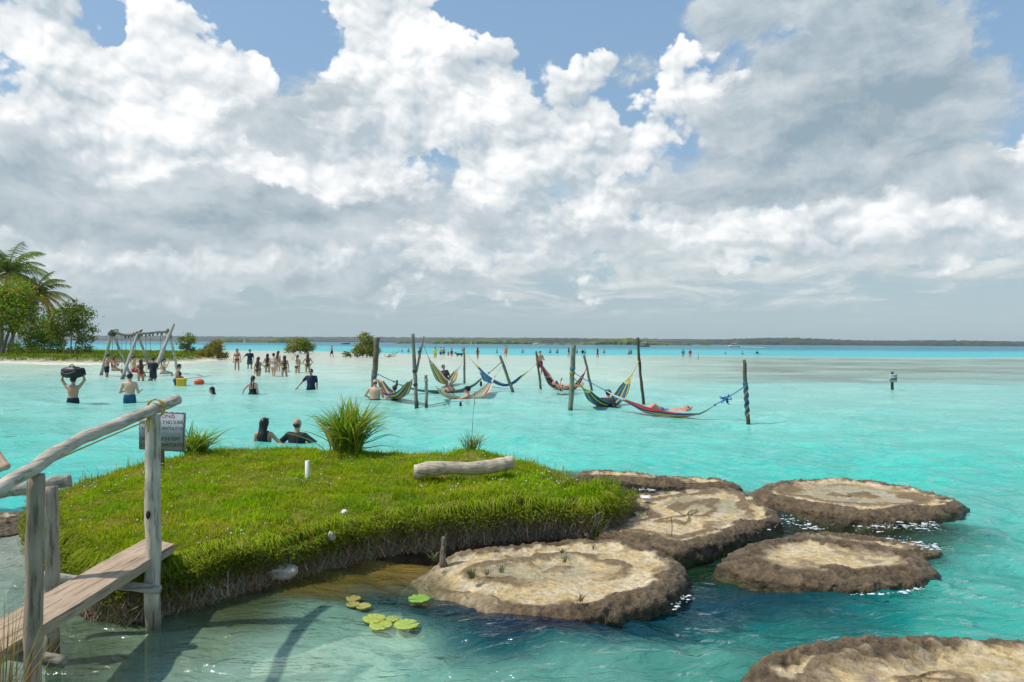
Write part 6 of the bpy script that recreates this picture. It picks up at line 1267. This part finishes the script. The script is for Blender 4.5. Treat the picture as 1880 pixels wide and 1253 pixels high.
    if hair:
        kind, c = hair; hl, hh = hc - .17 * k, hc + .17 * k
        cap = lambda P, inf=.012: np.maximum(sd_ell(P, hc + hu * .024 * k - hf * .006 * k, k * (np.array([.080, .100, .102]) + inf), HM), ((P - hc) @ hf) / k * .8 - ((P - hc) @ hu) / k * .75 - .022)
        if kind == 'short': cloth('hair', lambda P: np.maximum(cap(P, .008), -.055 * k - (P - hc) @ hu), c, hl, hh, HAIR_MAT, rh)
        elif kind == 'fringe': cloth('hair', lambda P: np.maximum(np.maximum(cap(P, .003), -.06 * k - (P - hc) @ hu), ((P - hc) @ hu) - .03 * k), c, hl, hh, HAIR_MAT, rh)
        elif kind in ('long', 'wet'):
            ln = .40 if kind == 'long' else .20; e0 = hc - hf * .05 * k - hu * .03 * k; e1 = L(0, -.115 * b - .005, .46 - ln * .45); e2 = L(.01, -.125 * b, .46 - ln)
            FL = np.stack([sd, fw * 1.9, sp], 1); q0, q1, q2 = e0 @ FL, e1 @ FL, e2 @ FL
            def fn(P):
                d = cap(P, .014); Pf = P @ FL                     # flattened front to back
                return smin(smin(d, sd_cone(Pf, q0, q1, .092 * k, .098 * k) * .7, .05 * k), sd_cone(Pf, q1, q2, .098 * k, .055 * k) * .7, .05 * k)
            cloth('hair', fn, c, hl - np.array([.1, .1, .45]) * k, hh, HAIR_MAT, rh)
        elif kind == 'bun': cloth('hair', lambda P: smin(np.maximum(cap(P, .008), -.06 * k - (P - hc) @ hu), sd_ell(P, hc + hu * .105 * k - hf * .055 * k, k * .042 * np.ones(3)), .012 * k), c, hl, hh, HAIR_MAT, rh)
        elif kind == 'pony': cloth('hair', lambda P: smin(np.maximum(cap(P, .008), -.06 * k - (P - hc) @ hu), sd_cone(P, hc - hf * .10 * k + hu * .01 * k, L(0, -.13, .30), .035 * k, .02 * k), .02 * k), c, hl - np.array([.1, .1, .3]), hh, HAIR_MAT, rh)
    if hat:
        kind, c = hat
        def hfn(P):
            d = np.maximum(sd_ell(P, hc + hu * .045 * k, k * np.array([.094, .112, .095]), HM), .028 * k - (P - hc) @ hu)
            if kind == 'cap': d = np.minimum(d, np.maximum(sd_ell(P, hc + hf * .10 * k + hu * .04 * k, k * np.array([.08, .10, .016]), HM), -((P - hc) @ hf)))
            if kind == 'brim': d = np.minimum(d, sd_ell(P, hc + hu * .035 * k, k * np.array([.19, .20, .018]), HM))
            return d
        cloth('cap' if kind == 'cap' else 'hat', hfn, c, hc - .24 * k, hc + .24 * k, CLOTH_MAT, rh)
    if face:
        for s_ in (-1, 1):
            x = MB(); x.ball(hc + k * (hs * s_ * .031 + hf * .083 + hu * .018), .0105 * k, 6, 4, (.03, .02, .015)); link('eye', x.mesh('eye', True), CLOTH_MAT, o)
        x = MB(); x.box(hc + k * (hf * .094 - hu * .055), (.042 * k, .012 * k, .010 * k), HM, (.32, .10, .08)); link('mouth', x.mesh('mouth'), SKIN_MAT, o)
    if glasses:
        x = MB()
        zz = .022 if glasses == 1 else .10
        for s_ in (-1, 1): x.box(hc + k * (hs * s_ * .036 + hf * (.100 if glasses == 1 else .055) + hu * zz), (.052 * k, .014 * k, .036 * k), HM, (.01, .01, .012)); x.box(hc + k * (hs * s_ * .082 + hf * .04 + hu * zz), (.006 * k, .12 * k, .01 * k), HM, (.01, .01, .012))
        link('sunglasses', x.mesh('sunglasses'), mat('glass_dark', .15, (.012, .012, .015), namp=0), o)
    return o

# ================================================================ everyone in the water
BLK, NAVY, DGREEN, MAR, WHT, DKB = (.012, .012, .014), (.014, .02, .055), (.006, .055, .048), (.12, .010, .022), (.65, .64, .62), (.02, .014, .010)
BRN = (.055, .028, .016); SK1, SK2, SK3, SKR = (.50, .26, .155), (.62, .37, .25), (.34, .17, .095), (.62, .27, .18)
def stand(label, px, wl, top, h=1.7, sex='m', heading=0., **k):
    b = at_z(px, wl, 0); above = (wl - top) * b[1] / F_PX; b[2] = above - h * 1.005; k.setdefault('res', .022 if b[1] < 30 else .028 if b[1] < 50 else .045); k.setdefault('fingers', b[1] < 50); k.setdefault('face', b[1] < 45)
    return person(label, b, heading, h, sex, **k)
PI = math.pi
GM = 'bathers wading near the swing'; GG = 'group walking across the sand bar'; GH = 'bathers at the hammocks'; GF = 'far bathers at the edge of the deep water'; GS = 'bathers at the swings'
stand('shirtless man holding a black bag above his head', 134, 737, 692, 1.74, arms=(ARM_UP, ARM_UP), skin=SK1, hair=('short', BLK), wear=[('trunks', NAVY)], group=GM)
stand('shirtless man seen from behind in blue trunks, left of the sign', 238, 736, 685.5, 1.78, arms=(ARM_BENT, ARM_BENT), skin=SK2, hair=('short', DKB), wear=[('trunks', (.01, .10, .16))], group=GM)
stand('woman in a patterned swimsuit carrying a yellow float', 325, 708, 669, 1.60, 'f', R(75), arms=(((.1, .3, -1), (.0, 1, -.35)), ((.1, .35, -1), (0, 1, -.4))), skin=SK1, hair=('bun', BLK), wear=[('suit', (.03, .05, .12)), ('shorts', (.04, .08, .12))], group=GM, lean=(.12, 0), bulk=1.12)
stand('swimmer with only the head out beside the orange float', 368, 706, 697, 1.65, 'm', R(-60), skin=SK1, hair=('short', BLK), arms=(ARM_FWD, ARM_FWD), wear=[('shirt', (.6, .09, .03))], group=GM)
stand('woman with wet black hair, only her head above the water', 389.5, 726, 711, 1.62, 'f', R(-105), skin=SK1, hair=('wet', BLK), wear=[('suit', BLK)], group=GM)
stand('woman with tied reddish hair in a black strappy top', 464, 725, 690.5, 1.62, 'f', R(12), arms=(ARM_OUT, ARM_DOWN), skin=SK2, hair=('pony', (.07, .02, .012)), wear=[('tank', BLK), ('shorts', BLK)], group=GM)
stand('man in a navy T-shirt facing the camera in waist deep water', 571, 714.5, 678, 1.74, 'm', PI + .15, arms=(ARM_DOWN, ((.75, .1, -.8), (.6, .3, -.8))), skin=SK1, hair=('short', DKB), glasses=1, wear=[('shirt', NAVY), ('shorts', BLK)], group=GM)
stand('woman with long wet black hair and sunglasses on her head', 485, 808, 769, 1.60, 'f', R(5), arms=(ARM_DOWN, ARM_OUT), skin=SK1, hair=('wet', (.008, .007, .007)), wear=[('tank', BLK)], glasses=2, group='pair of bathers behind the islet')
stand('bald man in a wet black shirt, shoulders at the water', 545, 806, 770, 1.70, 'm', R(18), arms=(((.75, .1, -.55), (.35, .6, -.8)), ((.8, .1, -.5), (.4, .5, -.8))), skin=SK1, hair=('fringe', (.05, .04, .035)), wear=[('sleeves', (.016, .016, .020))], group='pair of bathers behind the islet')
# black bag and floats are things of their own
_p = at_z(134, 737, 0); _c = at_y(134, 684, _p[1]); B = MB(); B.ball((0, 0, 0), 1.0, 20, 12); v = B.v[0]; B.v[0] = v * np.array([.40, .22, .20]) * (1 + .14 * fbm(v[:, 0] * 2, v[:, 1] * 2, v[:, 2] * 2, 3))[:, None]; B.c[0] = np.broadcast_to(np.array(BLK), B.c[0].shape)
e = empty('backpack', _c, 'black backpack carried overhead by the shirtless man', 'backpack'); bb = B.build('bag_body', mat('black_nylon', .45, namp=.3), e, True)
B = MB(); B.tube(curve_pts([(-.1, -.05, .17), (0, -.06, .27), (.1, -.05, .17)], 9), .014, 6, BLK); B.build('handle', mat('black_nylon'), e, True)
B = MB(); B.tube(curve_pts([(-.25, -.2, .06), (-.05, -.26, -.05), (.25, -.2, .05)], 10), .022, 6, (.03, .03, .035)); B.build('strap', mat('black_nylon'), bb, True)
B = MB(); B.tube(curve_pts([(.2, -.15, .1), (.42, -.12, .14), (.45, -.05, -.05)], 10), .018, 6, BLK); B.build('strap', mat('black_nylon'), bb, True)
_p = at_z(333, 709, 0); B = MB(); s = .26; B.box((0, 0, .12), (.40, .16, .42), None, (.62, .40, .02)); B.box((.0, 0, .36), (.2, .08, .08), None, (.05, .05, .04))
e = empty('swim_float', _p, 'yellow foam float held by the woman in the patterned swimsuit', 'float')
def soft_box(size, c, r=.05):
    g = surface(lambda P: np.linalg.norm(np.maximum(np.abs(P) - (np.array(size) / 2 - r), 0), axis=-1) - r, -np.array(size) / 2 - .03, np.array(size) / 2 + .03, .025); x = MB(); x.add(g[0], None, g[1], c); return x
x = soft_box((.42, .15, .46), (.62, .40, .015)); x.v[0] = x.v[0] + [0, 0, .12]; x.build('foam_block', mat('foam_block', .6, namp=.1), e, True)
B = MB(); B.tube(curve_pts([(-.12, 0, .33), (0, 0, .43), (.12, 0, .33)], 8), .02, 6, (.03, .03, .03)); B.build('handle', mat('black_nylon'), e, True)
e = empty('orange_float', at_z(365.5, 706, 0), 'orange swim buoy floating beside the swimmer', 'float'); B = MB(); B.ball((0, 0, .10), (.24, .17, .16), 14, 8, (.75, .10, .03)); B.build('buoy', mat('foam_block'), e, True); B = MB(); B.tube(curve_pts([(.2, 0, .05), (.5, -.1, .02), (.75, 0, .02)], 8), .012, 5, (.1, .1, .1)); B.build('leash', ROPE, e)

# the group on the sand bar
stand('woman in a maroon bikini facing the camera, leftmost of the group', 435, 679, 641, 1.66, 'f', PI - .3, arms=(ARM_DOWN, ARM_DOWN), skin=SK1, hair=('long', BRN), wear=[('top', MAR), ('bottom', MAR)], group=GG)
stand('man in a navy T-shirt and green shorts beside the maroon bikini', 458.5, 677, 642, 1.72, 'm', PI - .25, arms=(ARM_DOWN, ARM_OUT), skin=SK1, hair=('short', BLK), glasses=1, wear=[('shirt', NAVY), ('shorts', (.01, .10, .08))], group=GG)
stand('girl in a dark green swimsuit nearest the camera, arm swinging right', 474, 692.5, 656, 1.64, 'f', R(10), arms=(ARM_DOWN, ARM_OUT), legs=(LEG_STEP_F, LEG_STEP_B), skin=SK1, hair=('long', BRN), wear=[('suit', DGREEN)], group=GG)
stand('dark haired girl in green just left of the white bikini', 491, 685, 650, 1.62, 'f', R(-8), arms=(ARM_BENT, ARM_DOWN), skin=SK1, hair=('long', (.02, .014, .01)), wear=[('suit', DGREEN)], group=GG)
stand('girl in a white bikini with her hair in a bun', 502, 688.5, 649, 1.70, 'f', R(5), arms=(ARM_BENT, ARM_BENT), legs=(LEG_STEP_F, LEG_STEP_B), skin=SK2, hair=('bun', BRN), wear=[('bottom', WHT), ('top', WHT)], group=GG)
stand('brown haired woman half hidden behind the white bikini', 510.5, 681, 645, 1.70, 'f', R(25), skin=SK2, hair=('long', (.07, .03, .018)), wear=[('suit', DGREEN)], group=GG)
stand('girl in green bending forward, right of the white bikini', 522, 691.5, 653, 1.66, 'f', R(-15), arms=(ARM_BENT, ARM_DOWN), legs=(LEG_STEP_B, LEG_STEP_F), lean=(.18, 0), skin=SK1, hair=('long', BRN), wear=[('suit', DGREEN)], group=GG)
stand('girl in green with a hand raised to her hair', 546, 687, 652, 1.62, 'f', R(12), arms=(ARM_HEAD, ARM_BENT), skin=SK2, hair=('pony', BRN), wear=[('suit', DGREEN)], group=GG)
stand('girl with hands on hips, rightmost of the group', 565, 684, 650, 1.64, 'f', R(-5), arms=(ARM_HIP, ARM_HIP), skin=SK1, hair=('long', BRN), wear=[('bottom', DGREEN), ('top', (.3, .06, .03))], group=GG)
stand('walker in an orange top alone on the sand bar', 609, 656, 635, 1.66, 'f', R(-80), legs=(LEG_STEP_F, LEG_STEP_B), skin=SK1, hair=('short', DKB), wear=[('tank', (.65, .12, .04)), ('shorts', BLK)], group=GG, res=.035)

# swings
stand('shirtless man in navy trunks pushing a swing', 196, 690.5, 650.5, 1.74, 'm', R(70), arms=(ARM_FWD, ARM_FWD), skin=SK1, hair=('short', BLK), wear=[('trunks', NAVY)], group=GS, lean=(.08, 0))
def seated(label, px, py_seat, Y, heading, sex='f', h=1.62, **k):
    p = at_y(px, py_seat, Y); p[2] += .10 - .6; k.setdefault('legs', (LEG_SIT, LEG_SIT)); k.setdefault('res', .028)
    return person(label, p, heading, h, sex, pelvis=.6, **k)
seated('woman in a white bikini sitting on the leftmost swing', 210, 681, 38.6, R(80), arms=(((.3, .3, -.6), (-.1, .4, 1)), ((.3, .3, -.6), (-.1, .4, 1))), skin=SK1, hair=('long', BRN), wear=[('top', WHT), ('bottom', WHT)], group=GS)
seated('bearded man in red shorts sitting on a swing', 246, 683, 38.3, R(75), 'm', 1.74, arms=(((.2, .3, -.9), (-.1, .8, .5)), ((.2, .3, -.9), (-.1, .8, .5))), skin=SK2, hair=('short', DKB), glasses=1, wear=[('trunks', (.55, .02, .03))], group=GS, lean=(-.05, 0))
stand('woman in a red bikini and brimmed hat leaning on a swing', 258.5, 696, 660, 1.60, 'f', R(-40), arms=(ARM_BENT, ARM_HEAD), skin=SK1, hair=('long', BRN), hat=('cap', (.25, .22, .2)), wear=[('top', (.35, .02, .04)), ('bottom', (.35, .02, .04))], group=GS, lean=(.1, 0))
stand('person in a black rash shirt and dark shorts at the right swing leg', 281, 697, 656.5, 1.68, 'm', R(10), arms=(ARM_BENT, ARM_BENT), skin=SK1, hair=('short', BLK), wear=[('shirt', (.015, .016, .02)), ('shorts', (.01, .03, .035))], group=GS)
seated('bather with pale shorts and long legs on the right swing', 300, 686, 38.6, R(65), 'f', 1.66, arms=(((.3, .3, -.3), (-.1, .4, 1)), ((.3, .3, -.3), (-.1, .4, 1))), skin=SK2, hair=('pony', BRN), wear=[('tank', (.45, .25, .10)), ('shorts', (.55, .40, .38))], group=GS)

# hammocks
stand('balding man seen from behind under the thick leaning post', 688.5, 732.5, 697, 1.72, 'm', R(8), arms=(((.6, .1, -.8), (-.2, .9, -.3)), ARM_BENT), skin=SK2, hair=('fringe', (.12, .09, .07)), wear=[('trunks', NAVY)], group=GH, bulk=1.15)
stand('woman sunk in the striped hammock at the far left', 724.5, 734, 708, 1.60, 'f', R(-40), arms=(ARM_FWD, ARM_BENT), skin=SKR, hair=('bun', BRN), wear=[('tank', BLK)], group=GH)
seated('person in brown seated in the green and pink hammock', 818, 703, 31.6, PI - .5, 'f', 1.62, arms=(ARM_BENT, ARM_BENT), skin=SK1, hair=('short', DKB), wear=[('shirt', (.08, .045, .04)), ('shorts', (.06, .04, .04))], group=GH, res=.024, lean=(-.1, .15))
stand('woman with grey swept hair in a pale strappy swimsuit', 826, 722.5, 700, 1.60, 'f', R(5), arms=(ARM_OUT, ARM_OUT), skin=SKR, hair=('short', (.42, .40, .36)), wear=[('tank', (.5, .47, .35))], group=GH)
stand('sunburnt man in a black cap sitting in the cream hammock', 859, 735, 710, 1.70, 'm', R(-80), arms=(ARM_FWD, ARM_FWD), skin=SKR, hair=('short', DKB), hat=('cap', (.012, .016, .02)), wear=[('trunks', NAVY)], group=GH, bulk=1.08)
stand('shirtless man in dark shorts standing at the red hammock', 991.5, 684, 645, 1.72, 'm', PI - .4, arms=(ARM_BENT, ARM_BENT), skin=SK1, hair=('short', BLK), wear=[('shorts', (.03, .05, .07))], group=GH)
p = at_y(1031, 714, 27.6); p[2] -= .5
person('woman lying back in the red and purple hammock', p, R(82), 1.60, 'f', (ARM_HEAD, ARM_BENT), (LEG_LIE, LEG_LIE), (-1.9, 0), (0, .2), SKR, ('long', DKB), [('top', BLK), ('bottom', BLK)], GH, .026, .55, neck_bend=(.5, 0))
stand('person in a dark shirt and cap, back turned, in the yellow ended hammock', 1114, 744, 716, 1.66, 'm', R(35), arms=(((.6, .1, -.8), (.2, .5, -.7)), ARM_BENT), lean=(.15, 0), skin=SK1, hair=('short', DKB), hat=('cap', (.10, .11, .10)), wear=[('sleeves', (.035, .038, .045))], group=GH, bulk=1.15)
p = at_y(1222, 760, 20.6); p[2] -= .5
person('sunbather stretched out with knees up in the front hammock', p, R(-88), 1.66, 'm', (ARM_HEAD, ARM_DOWN), (((.10, .75, .55), (.03, .75, -.55)), ((.10, .8, .45), (.03, .8, -.5))), (-6, 0), (0, .3), SKR, ('short', BLK), [('trunks', (.10, .14, .26))], GH, .024, .53, glasses=1)
# elbow at the left edge
b = at_y(-47, 830, 8.3); b[2] = -.98
person('person at the left edge, only a raised bare elbow in view', b, R(15), 1.70, 'm', (ARM_DOWN, ((.9, .15, .30), (-.85, .1, .85))), skin=SK2, hair=('short', DKB), wear=[('trunks', NAVY)], group=None, res=.022)

# far bathers
F = lambda label, px, wl, top, sex='m', heading=0., h=1.68, **k: stand(label, px, wl, top, h, sex, heading, group=GF, res=k.pop('res', .045), fingers=False, face=False, **k)
F('head of a swimmer left of the forked post, leftmost', 738, 646, 641.5, skin=SK1, hair=('short', BLK), wear=[('trunks', NAVY)])
F('swimmer chest deep close left of the forked post', 750, 646.5, 639.5, skin=SK1, hair=('short', BLK), wear=[('trunks', NAVY)])
F('woman in black standing behind the forked post', 770, 659, 638, 'f', PI, arms=(ARM_OUT, ARM_DOWN), skin=SK1, hair=('long', BLK), wear=[('suit', BLK)])
F('woman in a yellow green shirt holding one arm out', 799, 658, 637.5, 'f', PI - .2, arms=(((1, .1, .1), (.6, .1, .8)), ARM_DOWN), skin=SK1, hair=('long', BLK), wear=[('shirt', (.50, .60, .03)), ('shorts', (.45, .55, .03))])
F('bather in blue just right of the yellow green shirt', 809, 653, 638, 'f', R(30), skin=SK1, hair=('short', BLK), wear=[('shorts', (.03, .08, .3))])
F('shirtless man in dark trunks close to the bather in blue', 814.5, 653, 637.5, skin=SK1, hair=('short', BLK), wear=[('trunks', BLK)])
F('child kneeling beside the long haired woman in black', 823, 653.5, 644, 'f', PI, 1.2, skin=SK1, hair=('short', BLK), wear=[('suit', BLK)])
F('long haired woman in black beside the kneeling child', 829, 654, 640, 'f', PI, skin=SK1, hair=('long', BLK), wear=[('suit', BLK)])
F('head of a swimmer left of the slim upright post', 849, 644.5, 638.5, skin=SK1, hair=('short', BLK), wear=[('trunks', NAVY)])
F('woman in a black bikini bottom walking away', 877, 660, 638, 'f', R(20), legs=(LEG_STEP_F, LEG_STEP_B), arms=(ARM_DOWN, ARM_BENT), skin=SK1, hair=('long', BLK), wear=[('bottom', BLK)])
F('swimmer stretching an arm to the left, above the slanting post', 912.5, 648, 640.5, 'm', R(-60), arms=(ARM_WIDE, ARM_FWD), skin=SKR, hair=('short', BLK), wear=[('trunks', NAVY)])
F('man in bright orange trunks facing away', 928.5, 657, 634.5, arms=(ARM_BENT, ARM_DOWN), skin=SK1, hair=('short', BLK), wear=[('shorts', (.85, .10, .02))], bulk=1.1)
F('swimmer chest deep between the orange trunks and the thin dark post', 959.5, 648, 641, arms=(ARM_DOWN, ARM_OUT), skin=SK1, hair=('short', BLK), wear=[('trunks', NAVY)])
F('swimmer chest deep, first right of the thin dark post', 1010, 648, 640.5, skin=SK1, hair=('short', BLK), wear=[('trunks', NAVY)])
F('swimmer chest deep, second right of the thin dark post', 1023, 648.5, 640, skin=SKR, hair=('short', BLK), wear=[('trunks', NAVY)])
F('woman with dark hair standing thigh deep left of the mossy post', 1044, 656.5, 639, 'f', R(10), skin=SK2, hair=('long', BLK), wear=[('bottom', (.5, .4, .3))])
F('swimmer close against the right side of the mossy post', 1059, 648.5, 641.5, skin=SK1, hair=('short', BLK), wear=[('trunks', NAVY)])
F('dark clad bather, left of the pair above the knobbly post', 1069.5, 650, 641.5, skin=SK1, hair=('short', BLK), wear=[('shirt', BLK)])
F('pale clad bather, right of the pair above the knobbly post', 1073.5, 650, 642, skin=SK1, hair=('short', BLK), wear=[('shirt', (.5, .5, .5))])
F('woman lifting both arms to her hair', 1097, 656.5, 640, 'f', R(5), arms=(ARM_HEAD, ARM_HEAD), skin=SK1, hair=('long', BLK), wear=[('suit', BLK)])
F('swimmer chest deep right of the woman lifting her arms', 1109, 648.5, 641.5, skin=SK1, hair=('short', BLK), wear=[('trunks', NAVY)])
F('left one of the embracing couple left of the tall slim dark post', 1155, 650.5, 642, skin=SK1, hair=('short', BLK), wear=[('trunks', NAVY)])
F('right one of the embracing couple left of the tall slim dark post', 1159, 650.5, 641, 'f', R(-40), skin=SK1, hair=('short', DKB), wear=[('top', BLK)])
F('bather in a teal shirt waist deep', 1254, 655, 641.5, skin=SK1, hair=('short', BLK), wear=[('shirt', (.03, .30, .36))])
F('bather in a red shirt waist deep', 1267, 655, 641.5, skin=SK1, hair=('short', BLK), wear=[('shirt', (.55, .03, .04))])
F('head of a swimmer, first left of the right hand post', 1331.5, 650.5, 646.5, skin=SK1, hair=('short', BLK), wear=[('trunks', NAVY)])
F('head of a swimmer directly above the right hand post', 1363, 650.5, 645.5, skin=SK1, hair=('short', BLK), wear=[('trunks', NAVY)])
F('bather sitting on a board, rightmost of all', 1390, 650, 644, skin=SK3, hair=('short', BLK), wear=[('shirt', BLK)])
e = empty('paddle_board', at_z(1390, 650.2, 0), 'low board under the rightmost far bather', 'board'); B = MB(); B.ball((0, 0, .04), (1.0, .35, .09), 16, 6, (.3, .28, .2)); B.build('deck', HULL, e, True)
# a dark dog on the sand
def dog():
    b = at_z(843, 655, 0); parts = [((-.42, 0, .36), (.30, 0, .34), .15, .17), ((.30, 0, .36), (.52, 0, .50), .11, .09), ((.52, 0, .52), (.72, 0, .48), .10, .055), ((-.42, 0, .42), (-.75, 0, .50), .04, .02)] + [((x, s * .10, .32), (x + .02, s * .10, .0), .065, .035) for x in (-.38, .26) for s in (-1, 1)] + [((.50, s * .07, .58), (.47, s * .09, .66), .03, .015) for s in (-1, 1)]
    def fn(P):
        d = None
        for a_, c_, r0, r1 in parts: q = sd_cone(P, a_, c_, r0, r1); d = q if d is None else smin(d, q, .05)
        return d
    g = surface(fn, (-.9, -.35, -.08), (.95, .35, .8), .03); x = MB(); x.add(g[0], None, g[1], (.015, .014, .013)); o = link('dog', x.mesh('dog', True), HAIR_MAT, None, b + np.array([0, 0, .0]), R(165)); tag(o, 'black dog on the pale sand left of the slim upright post', 'dog')
dog()

# ================================================================ small breaking wash around the outer stromatolites
def build_wash():
    rs = np.random.RandomState(12); B = MB()
    runs = [([(1590, 968), (1640, 966), (1690, 962), (1715, 972)], 150, 9), ([(1440, 950), (1470, 962), (1500, 972)], 70, 7), ([(1640, 985), (1690, 1000), (1725, 1008)], 70, 6), ([(1330, 985), (1385, 975), (1430, 962)], 60, 5), ([(1165, 897), (1200, 901)], 30, 3), ([(1240, 1118), (1262, 1092)], 26, 3), ([(1560, 1092), (1640, 1089), (1700, 1080)], 40, 3)]
    for pts, n, j in runs:
        P = curve_pts(np.array([(p[0], p[1], 0) for p in pts], float), 60)
        for k in range(n):
            q = P[rs.randint(60)][:2] + rs.normal(size=2) * np.array([j * 1.6, j * .45]); w = at_z(q[0], q[1], .015 + .03 * rs.rand() ** 2); r = .003 + .010 * rs.rand() ** 4
            B.ball(w, (r * 2.6, r * 1.2, r * .5), 6, 4, (.78, .82, .82))
    tag(B.build('wash_foam', mat('foam', .9, namp=.05), None, True), 'flecks of white foam washing round the outer stromatolites', 'foam', kind='stuff')
build_wash()

# ================================================================ the humid air over the lagoon
def build_haze():
    B = MB(); B.box((0, 2400, 34), (10400, 5300, 84)); me = B.mesh('haze'); m = bpy.data.materials.new('haze'); m.use_nodes = True; nt = m.node_tree; nt.nodes.clear()
    out = nt.nodes.new('ShaderNodeOutputMaterial'); v = nt.nodes.new('ShaderNodeVolumePrincipled'); v.inputs['Color'].default_value = (.80, .90, .97, 1); v.inputs['Density'].default_value = 1.0e-4; v.inputs['Anisotropy'].default_value = .2
    nt.links.new(v.outputs[0], out.inputs['Volume']); o = link('haze', me, m); tag(o, 'thin humid haze hanging over the lagoon', 'haze', kind='stuff')
build_haze()
